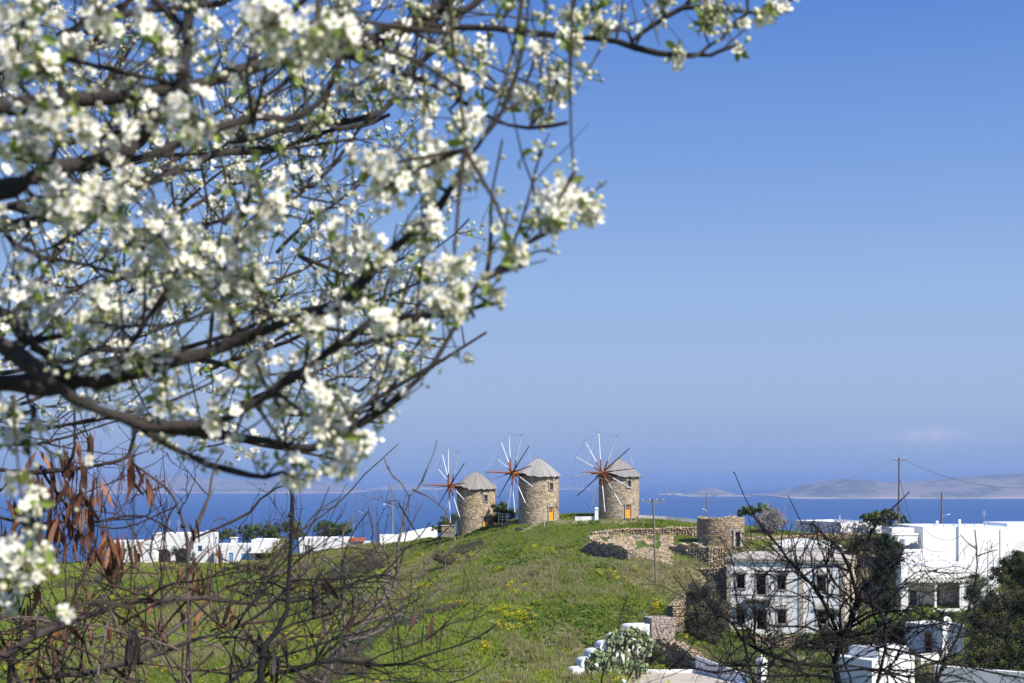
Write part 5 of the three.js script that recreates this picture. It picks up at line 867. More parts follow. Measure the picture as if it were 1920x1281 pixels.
// --- the blossoming plum
{
  reseed(101);
  const f = foot(-1.62, 1.9), T = new Near('blossoming_plum_tree', 'white blossoming plum tree whose branches fill the upper left', f, { ragged: 16, wk: 1.1, tone: [0.075, 0.062, 0.056], tw: [0.05, 0.038, 0.03], hull: parse('-900,-700 1560,-500 1492,8 1396,112 1262,132 1165,96 1128,150 1100,320 1142,385 1066,462 1012,520 935,562 892,625 836,694 745,765 706,856 655,912 540,925 470,900 380,880 240,832 170,795 150,900 110,1010 120,1120 70,1160 -900,1160') });
  const fork = V(-1.45, 0.02, -1.85), fork2 = V(-1.38, 0.45, -1.95), tm = new MB();
  tm.tube([f, V(-1.6, -1.1, -1.88), V(-1.5, -0.5, -1.84), fork, fork2, V(-1.2, 0.75, -2.1)], (t) => mix(0.12, 0.045, t), 14, (t) => jit([0.1, 0.088, 0.078], 0.1)); T.add(tm, 'trunk', M.bark);
  const low = { root: [fork] }, high = { root: [fork2] };
  const flower = { dens: 0.55, up: 0.35, reach: 0.11, fork: 0.2, frac: 0.72 }, S = (o) => ({ ...flower, ...o });
  // lower great limbs
  T.limb('-160,735 0,720 67,720 133,717 200,713 267,700 333,677 383,663 433,643 500,617 567,593 633,571 667,546 693,513 727,477 760,447 793,413 827,383 847,352 870,310 887,283 915,245 940,213 965,148 984,60 992,-40', 1.75, 1.85, 30, 5, S({ ...low, kids: 34, sites: 0.06 }));
  T.limb('-150,600 0,587 33,623 57,643 83,663 117,700 150,712', 1.7, 1.75, 20, 16, S({ ...low, kids: 8 }));
  T.limb('-150,640 20,663 67,697 110,727 150,753 200,773 250,790 283,801 333,798 400,793 450,770 500,740 533,717 567,697 600,670 633,647 677,646 710,633 747,620 793,594 843,592 877,580 924,571', 1.7, 1.8, 26, 7, S({ ...low, kids: 30, sites: 0.05 }));
  T.limb('603,668 650,640 703,601 760,593 812,587 870,560 910,522 943,507 977,467 1003,447 1040,432 1062,410', 1.85, 1.85, 13, 6, S({ kids: 10, sites: 0.1 }));
  T.limb('250,790 320,806 407,813 488,826 534,838 588,838 624,827 645,815 670,797 703,780 737,750 777,717 810,683 837,640 857,607 880,588 889,556', 1.9, 2.1, 22, 6, S({ kids: 26, sites: 0.05 }));
  T.limb('260,798 300,826 345,849 386,870 447,886 488,897 527,886 570,905 600,880 650,868', 1.85, 2.0, 16, 5, S({ kids: 16, sites: 0.1 }));
  T.limb('-150,420 0,390 50,393 117,413 183,407 250,433 300,430 367,423 427,410 480,392', 2.0, 2.5, 20, 7, S({ ...low, kids: 20 }));
  T.limb('-120,450 33,463 77,483 133,490 183,503 217,513 270,540 320,548', 2.1, 2.4, 13, 5, S({ ...low, kids: 16 }));
  T.limb('20,650 57,640 133,627 200,617 267,610 333,607 383,587 430,560', 1.8, 2.1, 15, 5, S({ kids: 14 }));
  T.limb('267,610 253,640 233,663 213,697', 1.8, 1.78, 11, 9, {});
  T.limb('117,655 183,657 233,660 300,668 407,680 450,693 513,703 580,690', 2.5, 2.9, 12, 5, S({ kids: 18 }));
  T.limb('-150,540 0,545 90,560 160,535 240,520 330,515 420,500', 2.9, 3.3, 14, 5, S({ ...low, kids: 22 }));
  // middle and upper limbs
  T.limb('-200,370 0,356 60,334 90,325 150,309 200,297 235,282 255,262 290,225 312,190 335,160 346,120 352,70 350,0 356,-90', 1.65, 1.75, 34, 15, S({ ...high, kids: 22 }));
  T.limb('195,305 250,300 290,288 340,268 400,244 450,225 483,217 550,223 593,197 617,163 633,127 645,95 690,60', 1.7, 1.95, 20, 10, S({ kids: 18 }));
  T.limb('50,357 87,393 127,417 150,440', 1.75, 1.85, 12, 7, S({ kids: 5 }));
  T.limb('-60,420 110,395 227,360 283,337 333,320 383,297 417,287 500,279 567,263 627,243 680,235 730,215', 2.5, 3.0, 20, 7, S({ ...high, kids: 26 }));
  T.limb('430,262 500,252 560,237 627,230 693,220 727,200 760,150 777,127 820,90 843,67 870,20', 2.8, 3.0, 15, 8, S({ kids: 20 }));
  T.limb('-80,210 110,190 230,180 350,164 383,157 433,140 483,123 550,110 593,100 660,90 710,67 760,43 820,13 850,-10 900,-80', 1.95, 2.3, 26, 17, S({ ...high, kids: 22 }));
  T.limb('640,96 693,93 727,73 777,47 827,27 877,17 900,-4 960,-80', 2.15, 2.3, 22, 13, S({ kids: 8 }));
  T.limb('777,47 830,50 880,53 960,57 1010,63 1053,67 1110,72 1160,77 1200,90 1253,103 1300,102 1326,104 1349,96 1380,85', 2.2, 2.1, 15, 6, S({ kids: 14, reach: 0.06, dens: 0.5, sites: 0.08 }));
  T.limb('1182,79 1208,57 1234,43 1263,23 1286,13 1326,12 1365,17 1401,26 1430,20 1469,8 1487,-2', 2.15, 2.1, 9, 5, S({ kids: 9, reach: 0.05, sites: 0.14 }));
  T.limb('1263,23 1294,5 1330,-30', 2.15, 2.15, 8, 5, {});
  T.limb('1305,14 1320,57 1328,81', 2.12, 2.12, 5, 3, S({ sites: 0.3 }));
  T.limb('1315,99 1331,83 1354,73 1372,47 1401,26', 2.1, 2.1, 7, 5, S({ sites: 0.25 }));
  T.limb('620,96 667,107 710,123 760,140 810,157 860,187 903,210 933,226 977,240 1027,237 1064,230', 2.2, 1.95, 14, 5, S({ kids: 15, sites: 0.07 }));
  T.limb('173,-60 160,30 133,63 120,90 117,167 110,233 100,300', 1.7, 1.65, 13, 9, S({ kids: 10 }));
  T.limb('-100,150 0,133 50,113 117,112 200,127 250,140 300,150 340,165', 1.6, 1.75, 14, 9, S({ ...high, kids: 10 }));
  T.limb('160,60 207,37 250,23 300,17 380,10 430,-4 520,-60', 2.3, 2.4, 16, 10, S({ kids: 12 }));
  T.limb('270,-20 317,27 340,50 348,90', 1.8, 1.75, 11, 9, {});
  T.limb('110,273 167,260 233,247 277,213 310,190', 2.0, 1.85, 10, 8, S({ kids: 6 }));
  T.limb('460,205 517,167 560,123 585,80 600,-30', 2.2, 2.3, 9, 6, S({ kids: 8 }));
  T.limb('500,380 550,357 587,349 627,307 650,272 690,220', 3.0, 3.2, 9, 5, S({ kids: 12 }));
  T.limb('420,420 480,392 540,380 600,330 640,300', 3.2, 3.4, 8, 4, S({ kids: 12 }));
  T.limb('560,480 610,500 660,520 720,505 760,480 810,470 850,440 880,410', 3.2, 3.3, 8, 3, S({ kids: 12, reach: 0.07 }));
  T.limb('600,720 650,700 700,668 740,640 790,612', 2.7, 2.8, 7, 3, S({ kids: 10, reach: 0.07 }));
  T.limb('640,720 680,735 700,700 720,650 742,600 760,540 790,480', 2.6, 2.5, 6, 3, S({ kids: 8, reach: 0.07 }));
  // hanging and upright shoots with buds
  const shoot = (s, D, w, tone) => T.limb(s, D, D, w, Math.max(2.5, w * 0.5), { sites: 0.6, kind: 'bud', tone: tone || [0.17, 0.135, 0.045] });
  shoot('1073,-60 1072,67 1068,133 1070,200 1072,267 1076,325', 1.7, 7); shoot('843,-60 845,43 853,110 862,160 866,217 872,280', 1.65, 9, [0.2, 0.16, 0.06]);
  shoot('1143,50 1123,97 1093,147 1080,170', 1.9, 4); shoot('913,512 918,473 922,413 922,367 933,310 942,262', 1.85, 8); shoot('933,507 960,463 983,397 997,350 1010,293 1030,250', 1.85, 6); shoot('975,468 988,433 1007,400 1025,375', 1.85, 5);
  shoot('983,-60 973,43 960,100 943,167 930,212', 1.8, 8, [0.2, 0.16, 0.06]); shoot('895,250 905,190 905,130 915,60', 2.2, 6); shoot('948,470 948,430 950,395', 1.85, 5); shoot('1010,80 990,150 960,210', 2.3, 5); shoot('710,580 730,520 735,470 745,420', 2.4, 5); shoot('248,800 250,890 249,960 246,1040 244,1140', 1.9, 4);
  shoot('25,740 30,830 40,930 48,1010 46,1060', 1.6, 6); shoot('62,760 55,850 66,930 76,980', 1.75, 4); shoot('475,180 473,260 478,330', 1.75, 6); shoot('790,120 800,190 815,240', 2.0, 6); shoot('560,90 575,180 590,250', 2.4, 5); shoot('340,380 345,450 352,500', 2.1, 5); shoot('1048,110 1040,170 1022,225', 1.95, 4);
  shoot('1085,390 1110,362 1138,340', 1.85, 4, [0.08, 0.06, 0.05]); shoot('985,482 1015,470 1040,476', 1.85, 4, [0.08, 0.06, 0.05]);
  // overhead limb, out of the picture, that the shoots hang from
  T.limb('-700,-420 -200,-260 200,-190 600,-140 900,-100 1250,-70 1400,-20', 1.9, 2.0, 40, 12, S({ ...high, kids: 20, up: -0.1 }));
  // thin growth farther back in the crown
  reseed(103);
  for (let k = 0; k < 34; k++) { const x = R(-120, 620), y = R(60, 840), D = R(2.7, 4.3); const p = at(x, y, D); if (!T.ok(p)) continue; const w = walk(p, V(R(0.3, 1), R(-0.2, 0.6), R(-0.4, 0.4)), R(0.35, 0.75), 0.006, 14, 0.09, 0.015).filter((v) => T.ok(v)); if (w.length < 5) continue; const L = { P: w, rad: (t) => 0.0065 * (1 - 0.6 * t), n: w.length - 1, D, len: 0.5 }; T.twigs.tube(w, L.rad, 5, jit(T.tw, 0.2)); T.sprout(L, 9, S({ reach: 0.075, dens: 0.6, frac: 1 })); }
  // what sits on the wood
  const bl = [], bu = [], le = [];
  const flowerAt = (p, d, s) => bl.push({ p, d: d.clone().normalize(), s, k: Math.floor(rnd() * 3), a: R(0, 6.28) });
  const budAt = (p, d, s) => bu.push({ p, d: d.clone().normalize(), s, k: 0, a: 0 });
  const leafAt = (p, d, s) => le.push({ p, d: V(gauss(), gauss(), gauss() + 0.3).normalize(), s, k: Math.floor(rnd() * 3), a: R(0, 6.28) });
  const out = () => V(gauss() + 0.2, gauss() * 0.9 + 0.25, gauss() + 0.5).normalize();
  for (const s of T.sites) {
    if (!T.ok(s.p)) continue; const [x, y] = proj(s.p), far = -s.p.z > 2.5;
    const z = rnd(), sparse = s.kind === 'bud' ? 0.22 : y > 880 || x > 860 ? 0.22 : 0.42;
    if (z < sparse) { const n = far ? 1 + Math.floor(rnd() * 2) : 1 + Math.floor(rnd() * 3); for (let q = 0; q < n; q++) { const d = out(), sz = R(0.0075, 0.0108); flowerAt(s.p.clone().addScaledVector(d, s.r + sz * 1.05), d, sz); } }
    else if (z < 0.9) { const n = 1 + Math.floor(rnd() * 4); for (let q = 0; q < n; q++) { const d = out(), sz = R(0.0046, 0.0085); budAt(s.p.clone().addScaledVector(d, s.r + sz * 1.9), d, sz); } }
    if (rnd() < 0.2) for (let q = 0; q < 3; q++) leafAt(s.p.clone(), null, R(0.011, 0.022));
  }
  reseed(105);
  const cluster = (px, py, r, n, D, leaves = 1) => { const c = at(px, py, D), rr = r / F * D; { let best = null, bd = 0.45; for (const L of T.limbs) for (const q of L.P) { const e = q.distanceTo(c); if (e < bd) { bd = e; best = q; } } if (best && bd > 0.01) { T.twigs.tube([best, best.clone().lerp(c, 0.5).add(V(gauss() * 0.015, gauss() * 0.015, gauss() * 0.015)), c], (t) => 0.003 * (1 - 0.5 * t), 5, T.tw); for (let k = 0; k < 5; k++) T.twigs.tube([c.clone(), c.clone().add(V(gauss(), gauss(), gauss()).normalize().multiplyScalar(rr * 0.85))], 0.0014, 4, [0.13, 0.13, 0.045]); } }
    for (let k = 0; k < n; k++) { const d = V(gauss(), gauss(), gauss()).normalize(), p = c.clone().addScaledVector(d, rr * Math.pow(rnd(), 0.45)); const o = d.clone().add(V(gauss() * 0.5 + 0.2, gauss() * 0.5 + 0.2, 0.5 + gauss() * 0.4)); flowerAt(p, o, R(0.008, 0.0115)); } for (let k = 0; k < n * 0.55; k++) { const d = V(gauss(), gauss(), gauss()).normalize(); budAt(c.clone().addScaledVector(d, rr * R(0.6, 1.2)), d, R(0.005, 0.009)); } for (let k = 0; k < leaves * 4; k++) { const d = V(gauss(), gauss(), gauss()).normalize(); leafAt(c.clone().addScaledVector(d, rr * 0.7), null, R(0.014, 0.026)); } };
  const C = (D, list) => { for (const q of parse(list)) cluster(q[0], q[1], q[2], Math.ceil(q[3] * 1.2), D + R(-0.08, 0.08)); };
  C(1.55, '45,30,62,20 30,110,48,10 85,130,28,6 40,240,68,26 85,215,40,10 60,290,40,8 185,30,36,8 130,90,25,5 360,215,46,18 350,250,24,5 150,235,32,8 115,370,44,14 130,395,30,8 200,385,50,16 590,50,66,22 510,45,55,18 505,90,40,10 640,60,48,14 560,100,30,7 480,25,34,8');
  C(1.72, '770,320,66,26 730,350,50,16 820,290,40,10 880,320,34,9 700,310,36,10 1065,380,58,30 1040,415,26,7 1100,390,30,9 800,435,34,10 690,470,42,14 850,500,24,8 845,570,34,13 870,555,20,5 780,625,22,4 720,600,26,6 590,612,30,6 925,535,22,5 960,470,22,5 975,480,18,4');
  C(1.8, '260,680,24,5 295,742,24,5 430,600,24,4 410,540,40,12 470,520,40,13 270,470,66,28 335,500,66,26 300,440,40,10 385,480,34,9 190,580,42,16 100,590,44,15 60,560,36,9 155,600,30,7 470,430,34,9 500,380,30,8 440,470,24,5 140,640,24,5 620,790,56,20 640,860,42,16 560,888,32,9 680,830,24,7 400,785,24,5 530,760,26,6 470,690,28,7 610,740,30,8');
  C(2.1, '1020,215,32,8 1050,165,26,7 880,155,30,8 900,100,30,8 850,80,26,6 960,180,24,6 870,240,32,9 1000,180,22,5 420,240,22,4 690,110,34,10 750,90,34,10 720,150,30,8 660,180,26,7 800,200,30,8 760,180,24,6');
  C(2.1, '1072,28,20,4 1070,70,18,4 1080,85,20,5 1110,20,22,5 1245,4,20,4 1345,20,26,6 1455,12,28,7 1430,30,18,4 1270,106,20,4 1385,95,10,1 1330,45,16,3 1130,50,16,3');
  C(1.75, '48,1058,56,24 20,1030,32,9 80,1040,26,7 30,830,30,7 15,780,28,6 62,950,18,4 60,985,16,3 35,900,22,4 112,1150,14,3 10,1140,18,3');
  for (let k = 0; k < 115; k++) { const x = R(-20, 690), y = R(20, 860), D = R(2.5, 4.1); if (fbm(x * 0.006 + 3, y * 0.007, 3) < 0.44 || !inside(T.hull, x, y)) continue; cluster(x, y, R(16, 40), Math.round(R(5, 14)), D, 0.5); }
  const flowerMats = [M.petal]; dress(T, 'blossom', bl, blooms, flowerMats, 'blossoms'); dress(T, 'flower_bud', bu, [budShape], flowerMats, 'flower_buds', () => { const k = R(0.85, 1.05); return [k, k, k * R(0.8, 1)]; });
  const lm = [[0.26, 0.36, 0.04], [0.2, 0.3, 0.03], [0.34, 0.42, 0.06]].map((c) => new THREE.MeshPhysicalMaterial({ color: rgb(...c), vertexColors: true, roughness: 0.7, transmission: 0.4, thickness: 0, side: THREE.DoubleSide }));
  dress(T, 'leaf', le, [leafShape], lm, 'leaves');
  T.done();
}

// --- the tree with brown seed pods, lower left
{
  reseed(111);
  const f = foot(-1.75, 5.6), T = new Near('pod_tree', 'leafless tree hung with long brown seed pods at the lower left', f, { tone: [0.068, 0.048, 0.042], tw: [0.06, 0.036, 0.03], knob: 0.2, hull: parse('-600,740 230,740 290,840 420,850 640,930 700,1000 760,1060 950,1180 900,1280 700,2300 -600,2300') });
  const c1 = V(-1.7, -1.35, -5.55), tm = new MB(); tm.tube([f, V(-1.78, -2.1, -5.6), c1], (t) => mix(0.11, 0.075, t), 12, T.tone); T.add(tm, 'trunk', M.bark);
  const rt = { root: [c1] }, K = (o) => ({ dens: 0, reach: 0.11, up: 0.12, rise: 0.0, wander: 0.2, fork: 0.15, max: 2, frac: 0.75, ...o });
  T.limb('-60,890 53,886 110,882 163,876 195,870 236,857 252,813 262,770', 5.3, 5.5, 11, 5, K({ root: [c1, at(-260, 1000, 5.4)], kids: 14 }));
  T.limb('-80,850 61,833 102,825 159,809 199,795 260,782', 5.6, 5.8, 7, 3, K({ root: [c1, at(-260, 960, 5.5)], kids: 12 }));
  T.limb('126,880 140,833 138,760 142,700', 5.2, 5.2, 7, 4, { tone: [0.06, 0.05, 0.045] });
  T.limb('70,870 150,975 260,965 330,1000', 5.3, 5.6, 8, 3, K({ kids: 6 }));
  T.limb('-60,1010 60,985 150,980 230,990 330,950', 5.5, 5.8, 7, 3, K({ root: [c1], kids: 7 }));
  T.limb('-80,1250 0,1236 53,1199 102,1179 134,1167 200,1142 244,1130 297,1126 366,1122 411,1126 467,1132 520,1126 600,1110', 5.0, 5.7, 17, 5, K({ ...rt, kids: 20, tone: [0.099, 0.076, 0.068] }));
  T.limb('300,1200 366,1150 415,1106 459,1093 520,1077 575,1060', 5.6, 6.0, 9, 4, K({ kids: 12, tone: [0.186, 0.146, 0.132] }));
  T.limb('60,1290 150,1268 199,1252 228,1244 260,1240 317,1219 366,1199 431,1183 488,1150 520,1122 560,1080', 5.2, 5.6, 12, 5, K({ ...rt, kids: 20, tone: [0.093, 0.073, 0.065] }));
  T.limb('352,1300 352,1150 352,1040 346,988 333,947 317,919 285,894 250,870', 6.2, 6.4, 10, 4, K({ root: [at(330, 1420, 6.0)], kids: 6, tone: [0.211, 0.162, 0.146] }));
  T.limb('352,1040 372,980 392,930 400,880 420,845', 6.4, 6.5, 8, 3, K({ kids: 4, tone: [0.186, 0.140, 0.127] }));
  T.limb('362,1010 420,985 470,960 500,925 560,900', 6.4, 6.6, 6, 3, K({ kids: 3 }));
  T.limb('230,1300 250,1230 300,1170 300,1090 280,1030 300,985', 6.0, 6.3, 8, 3, K({ root: [at(230, 1420, 6.0)], kids: 6, tone: [0.205, 0.157, 0.140] }));
  T.limb('120,1300 100,1240 160,1180 210,1100 225,1040', 5.8, 6.0, 8, 3, K({ root: [at(120, 1420, 5.8)], kids: 12, tone: [0.186, 0.146, 0.130] }));
  T.limb('20,1300 40,1200 35,1110 60,1040 50,960', 5.4, 5.6, 9, 4, K({ root: [c1], kids: 12 }));
  T.limb('420,1300 470,1230 540,1190 590,1150 620,1120', 5.8, 6.1, 8, 3, K({ root: [at(400, 1420, 5.8)], kids: 6, tone: [0.186, 0.146, 0.130] }));
  reseed(112); for (let k = 0; k < 48; k++) { const p = at(R(-60, 560), R(1150, 1340), R(5.0, 7)); T.grow(p, V(R(-0.9, 1), R(-0.1, 0.55), R(-0.4, 0.4)), R(0.45, 0.95), 0.0055, 0, K({ twTone: pick([[0.16, 0.12, 0.11], [0.05, 0.034, 0.03], [0.07, 0.04, 0.034], [0.025, 0.02, 0.019]]) })); }
  // pods hang in bunches
  const podShape = (sd) => { reseed(sd); const m = new MB(), N = 8, tw = R(-0.9, 0.9), bend = R(-0.1, 0.1), c0 = [1, 1, 1]; for (const e of [-1, 1]) { const s0 = m.count; for (let k = 0; k <= N; k++) { const t = k / N, w = 0.092 * Math.pow(Math.sin(Math.PI * Math.min(1, t * 0.97 + 0.03)), 0.6), a = tw * t, ca = Math.cos(a), sa = Math.sin(a), n = V(-sa * e, 0, ca * e), b = 0.02 * (1 + 0.5 * Math.sin(k * 2.4)); for (const q of [-1, 0, 1]) { const h = q ? 0 : b * e; m.vert(V(q * w * ca - h * sa + bend * Math.sin(t * 3), -t, q * w * sa + h * ca), n, q ? [0.75, 0.75, 0.75] : c0, q, t); } } for (let k = 0; k < N; k++) for (const q of [0, 1]) { const i = s0 + k * 3 + q; e > 0 ? m.i.push(i, i + 3, i + 1, i + 1, i + 3, i + 4) : m.i.push(i, i + 1, i + 3, i + 1, i + 4, i + 3); } } m.tube([V(0, 0, 0), V(0.02, 0.1, 0), V(0, 0.2, 0.02)], 0.012, 4, [0.5, 0.4, 0.3], false); return m.geometry(); };
  const shapes = [podShape(1), podShape(2), podShape(3), podShape(4)], mats = [[0.17, 0.06, 0.028], [0.1, 0.036, 0.02], [0.3, 0.125, 0.06], [0.025, 0.014, 0.012]].map((c) => new THREE.MeshPhysicalMaterial({ color: rgb(...c), vertexColors: true, roughness: 0.6, transmission: 0.12, thickness: 0, side: THREE.DoubleSide }));
  reseed(113); let n = 0;
  const bunch = (list, dark) => { for (const [x, y, k, D] of parse(list)) for (let q = 0; q < k; q++) { if (n++ > 296) return; const p = at(x + gauss() * 17, y + gauss() * 13, (D || 5.3) + gauss() * 0.12), m = new THREE.Mesh(shapes[n % 4], mats[dark ? 3 : Math.floor(rnd() * 3)]); m.name = 'seed_pod'; m.position.copy(p).sub(T.foot); m.scale.setScalar(R(0.075, 0.125)); m.rotation.set(R(-0.4, 0.4), R(0, 6.28), R(-0.1, 0.62)); T.g.add(m); } };
  bunch('162,825,4 178,815,2 78,838,2 150,868,7 112,852,4 60,880,5 100,915,8 75,905,6 130,905,6 140,930,8 165,930,6 180,925,4 190,895,4 240,862,4 262,895,6 270,905,3 90,945,7 110,970,8 160,955,7 140,965,6 60,960,5 195,1000,6 150,1000,7 215,1010,5 240,1015,6 120,1010,6 90,1015,5 170,1030,5 205,1040,4 245,860,3 35,935,5');
  bunch('362,1050,4,6.2 375,1080,7,6.1 385,1100,4,6.1 395,1070,4,6.2 402,1030,2,6.2 345,1060,2,6.2 352,980,2,6.2 425,1135,3,5.9 400,1140,2,5.9 360,1150,3,5.8 150,1130,5,5.6 145,1090,4,5.7 55,1130,5,5.5 110,1175,5,5.3 90,1215,5,5.2 60,1100,4,5.5 20,1060,4,5.5 270,1120,4,5.8 250,1175,3,5.6 310,1165,3,5.7 195,1165,3,5.6 70,1240,4,5.2 30,1190,4,5.3 25,1000,4,5.4 690,1150,2,5.9 780,1168,2,6.1 800,1148,1,6.1');
  bunch('248,1195,5,4.8 262,1200,5,4.8 490,1200,5,5.0 505,1235,6,5.0 520,1215,4,5.0 598,1078,3,5.1 590,1095,3,5.1 612,1085,2,5.1 470,1180,3,5.1 440,1225,3,5.1 300,1215,3,4.9', true);
  T.done();
}
// --- thorny twigs at the bottom, left of centre, their shade put into darker bark
{
  reseed(121);
  const f = foot(-1.0, 5.0), T = new Near('dark_twiggy_tree', 'dark leafless knobbly branches spreading at the bottom left of centre', f, { wk: 0.75, tone: [0.018, 0.016, 0.016], tw: [0.022, 0.017, 0.017], knob: 0.22, hull: parse('380,1000 520,900 660,900 860,960 960,1000 960,1180 900,1290 860,2200 200,2200 380,1200') });
  const c1 = at(500, 1340, 4.9), tm = new MB(); tm.tube([f, V(-0.95, -1.6, -4.95), c1], (t) => mix(0.07, 0.03, t), 10, T.tone); T.add(tm, 'trunk', M.bark);
  const rt = { root: [c1] }, K = (o) => ({ dens: 0, reach: 0.1, up: 0.15, rise: 0.0, wander: 0.25, fork: 0.15, max: 1, frac: 0.8, ...o });
  T.limb('487,1262 498,1209 516,1187 538,1144 539,1108 545,1036 548,964 547,932 545,918', 4.9, 5.0, 15, 8, K({ ...rt, kids: 8 }));
  T.limb('480,1268 534,1263 588,1245 642,1237 696,1248 750,1245 786,1234 840,1216 887,1201 932,1170', 4.9, 5.2, 13, 4, K({ ...rt, kids: 22 }));
  T.limb('786,1240 822,1259 876,1259', 5.0, 5.0, 5, 2.5, K({ kids: 3 }));
  T.limb('538,1130 590,1120 642,1100 700,1080 725,1072 753,1036 786,1007 806,980', 5.0, 5.3, 8, 3, K({ kids: 8 }));
  T.limb('545,1090 588,1086 642,1086 696,1079 740,1082', 5.1, 5.2, 7, 3, K({ kids: 8 }));
  T.limb('516,1187 560,1165 610,1155 640,1130 640,1060 660,1000 690,960', 5.0, 5.4, 7, 3, K({ kids: 5 }));
  T.limb('588,1245 620,1200 650,1180 665,1130 648,1100 640,1050', 5.1, 5.3, 7, 3, K({ kids: 5 }));
  T.limb('500,1240 580,1215 640,1195 700,1180 740,1150 790,1120', 5.0, 5.4, 7, 3, K({ kids: 8 }));
  T.limb('440,1180 480,1120 520,1090 560,1050 600,1020 640,990', 5.2, 5.5, 7, 3, K({ kids: 5 }));
  T.limb('746,942 768,978 797,1021 830,1000 860,970', 6.0, 6.1, 4, 2.5, {});
  T.limb('430,1290 470,1250 520,1230 590,1285 680,1270', 4.8, 5, 10, 4, K({ ...rt, kids: 12 }));
  T.done();
}
// --- pale grey sapling behind them
{
  reseed(131);
  const f = foot(-0.98, 6.8), T = new Near('grey_sapling', 'pale grey leafless sapling in front of the green hill left of centre', f, { wk: 0.8, tone: [0.26, 0.22, 0.21], tw: [0.12, 0.09, 0.085], knob: 0.16, hull: parse('600,960 720,900 860,960 940,1000 900,1120 800,1200 760,2300 400,2300 520,1100') });
  const c1 = at(585, 1330, 6.8), tm = new MB(); tm.tube([f, V(-1.0, -1.9, -6.8), c1], (t) => mix(0.06, 0.036, t), 10, T.tone); T.add(tm, 'trunk', M.bark);
  const rt = { root: [c1] }, K = (o) => ({ dens: 0, reach: 0.09, up: 0.2, rise: 0.0, wander: 0.24, fork: 0.15, max: 1, frac: 0.65, ...o });
  T.limb('600,1285 627,1234 653,1201 682,1169 710,1137 739,1104 746,1072 748,1021 757,975 768,932 752,904 738,895 727,876 720,858', 6.8, 7.0, 14, 2.5, K({ ...rt, kids: 7 }));
  T.limb('766,932 786,912 800,880 812,850 819,826', 7.0, 7.1, 4.5, 2, K({ kids: 2, reach: 0.05 }));
  T.limb('774,918 800,930 822,944 840,966', 7.0, 7.0, 4, 2, {});
  T.limb('700,1145 717,1137 768,1149 786,1137 825,1101 850,1075 876,1050 915,1020 949,992', 6.9, 7.1, 7, 2.5, K({ kids: 9, reach: 0.05 }));
  T.limb('599,1043 645,1079 682,1122 702,1142', 6.9, 6.85, 5, 8, K({ kids: 3 }));
  T.limb('540,1015 574,989 617,957 653,928 674,899 717,860 747,832', 6.9, 7.2, 7, 3, K({ root: [at(480, 1120, 6.9), at(505, 1060, 6.9)], kids: 5, reach: 0.06, tone: [0.12, 0.09, 0.085] }));
  T.limb('653,1201 700,1190 740,1160 760,1120 800,1060 830,1010', 6.8, 7.1, 7, 3, K({ kids: 8 }));
  T.limb('627,1234 610,1170 590,1110 570,1060 580,1010', 6.8, 7.0, 8, 3, K({ kids: 5 }));
  T.limb('653,1201 640,1130 650,1070 640,1010 660,970', 6.8, 6.9, 7, 3, K({ kids: 4 }));
  T.limb('717,1137 728,1085 726,1040 700,1000 690,950', 6.8, 6.9, 5, 2.5, K({ kids: 3 }));
  T.done();
}
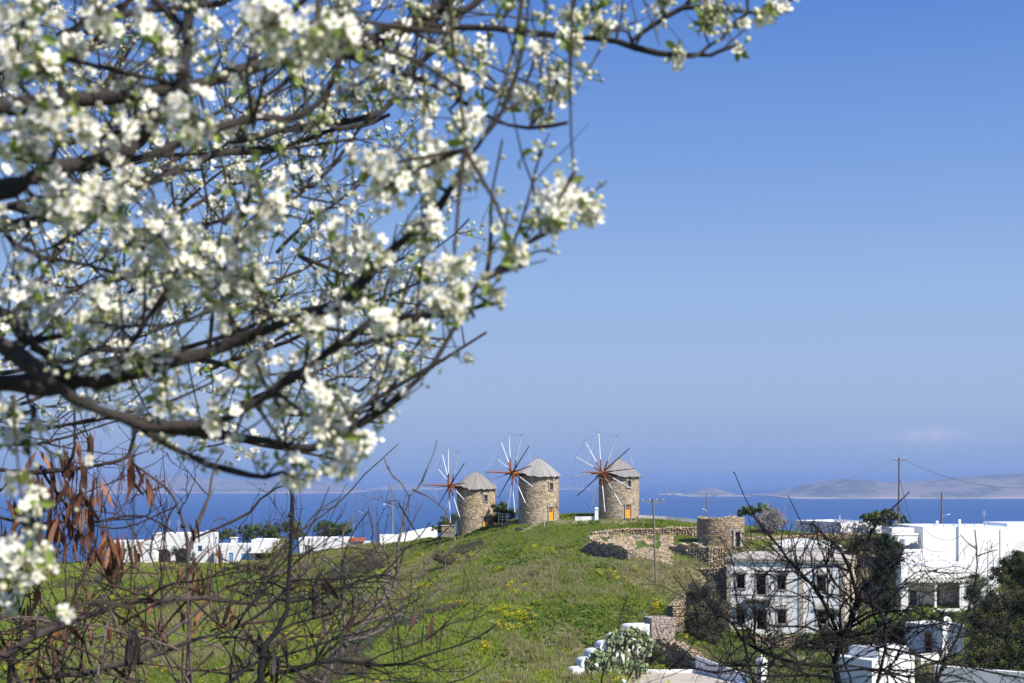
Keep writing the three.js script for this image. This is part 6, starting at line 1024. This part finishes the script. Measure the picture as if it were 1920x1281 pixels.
// --- the leafless tree at the lower right, dark bark blackened to stand for shade
{
  reseed(141);
  const f = foot(1.78, 7.6), T = new Near('shade_toned_bare_tree', 'leafless dark knobbly tree, blackened to stand for shade, spreading in front of the abandoned house', f, { wk: 0.62, tone: [0.014, 0.013, 0.016], tw: [0.016, 0.013, 0.015], knob: 0.42, hull: parse('1050,1090 1280,1060 1350,985 1400,960 1500,975 1620,975 1700,940 1710,1010 1790,1020 1880,1010 1960,1100 1960,2300 1000,2300 1000,1150') });
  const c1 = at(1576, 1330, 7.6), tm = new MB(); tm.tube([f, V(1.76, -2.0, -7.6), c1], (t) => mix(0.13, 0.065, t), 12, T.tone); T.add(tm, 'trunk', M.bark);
  const rt = { root: [c1] }, K = (o) => ({ dens: 0, reach: 0.075, up: 0.12, rise: 0.0, wander: 0.26, fork: 0.18, max: 2, frac: 1.6, ...o });
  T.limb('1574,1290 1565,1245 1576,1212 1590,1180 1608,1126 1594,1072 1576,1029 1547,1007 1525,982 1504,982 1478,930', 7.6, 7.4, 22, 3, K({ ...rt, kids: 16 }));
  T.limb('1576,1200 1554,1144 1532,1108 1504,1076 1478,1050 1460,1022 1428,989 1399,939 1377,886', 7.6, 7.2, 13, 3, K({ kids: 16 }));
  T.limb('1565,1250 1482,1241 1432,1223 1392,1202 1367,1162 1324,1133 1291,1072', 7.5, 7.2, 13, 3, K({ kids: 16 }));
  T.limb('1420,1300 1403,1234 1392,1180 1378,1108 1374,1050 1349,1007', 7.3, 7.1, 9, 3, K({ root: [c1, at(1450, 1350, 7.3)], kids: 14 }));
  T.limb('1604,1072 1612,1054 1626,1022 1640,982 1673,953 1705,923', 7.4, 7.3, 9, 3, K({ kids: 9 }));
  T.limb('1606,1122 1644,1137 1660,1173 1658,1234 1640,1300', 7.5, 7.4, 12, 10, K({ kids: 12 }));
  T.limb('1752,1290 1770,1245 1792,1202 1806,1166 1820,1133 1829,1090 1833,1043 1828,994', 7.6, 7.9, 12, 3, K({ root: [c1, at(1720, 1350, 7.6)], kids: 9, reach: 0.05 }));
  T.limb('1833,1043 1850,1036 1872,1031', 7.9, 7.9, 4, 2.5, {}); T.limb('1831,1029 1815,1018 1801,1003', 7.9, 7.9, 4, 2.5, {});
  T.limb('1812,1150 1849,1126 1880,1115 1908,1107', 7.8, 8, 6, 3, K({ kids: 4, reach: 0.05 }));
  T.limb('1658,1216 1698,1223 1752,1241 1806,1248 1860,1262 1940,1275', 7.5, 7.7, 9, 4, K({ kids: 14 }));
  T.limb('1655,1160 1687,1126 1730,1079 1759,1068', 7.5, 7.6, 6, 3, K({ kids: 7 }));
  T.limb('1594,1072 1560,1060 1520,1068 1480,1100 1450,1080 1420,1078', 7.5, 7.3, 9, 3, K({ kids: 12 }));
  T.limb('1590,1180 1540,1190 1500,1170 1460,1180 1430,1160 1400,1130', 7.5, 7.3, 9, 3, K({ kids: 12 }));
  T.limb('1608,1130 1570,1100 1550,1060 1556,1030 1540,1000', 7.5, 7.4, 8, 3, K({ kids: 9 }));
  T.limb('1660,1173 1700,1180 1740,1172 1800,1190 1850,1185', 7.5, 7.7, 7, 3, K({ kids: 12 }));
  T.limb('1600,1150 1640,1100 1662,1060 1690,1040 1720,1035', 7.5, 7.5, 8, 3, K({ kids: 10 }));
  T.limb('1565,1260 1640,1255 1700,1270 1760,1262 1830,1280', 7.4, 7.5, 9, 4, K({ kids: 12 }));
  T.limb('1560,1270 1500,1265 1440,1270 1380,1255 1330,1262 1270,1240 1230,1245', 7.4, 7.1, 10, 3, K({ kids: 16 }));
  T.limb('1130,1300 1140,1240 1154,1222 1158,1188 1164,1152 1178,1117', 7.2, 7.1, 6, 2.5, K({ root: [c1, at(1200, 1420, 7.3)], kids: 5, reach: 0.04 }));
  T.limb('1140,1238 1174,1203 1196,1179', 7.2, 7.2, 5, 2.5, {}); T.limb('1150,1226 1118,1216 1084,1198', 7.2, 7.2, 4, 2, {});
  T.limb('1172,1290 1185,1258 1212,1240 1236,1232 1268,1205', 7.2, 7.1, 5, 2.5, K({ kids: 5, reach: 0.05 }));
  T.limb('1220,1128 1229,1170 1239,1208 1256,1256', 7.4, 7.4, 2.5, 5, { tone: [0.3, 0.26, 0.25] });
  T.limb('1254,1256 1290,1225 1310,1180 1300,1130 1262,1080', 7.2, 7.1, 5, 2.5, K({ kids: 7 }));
  T.done();
}

scene.traverse((o) => { if (o.isMesh) { o.castShadow = true; o.receiveShadow = true; } });
renderer.render(scene, camera);
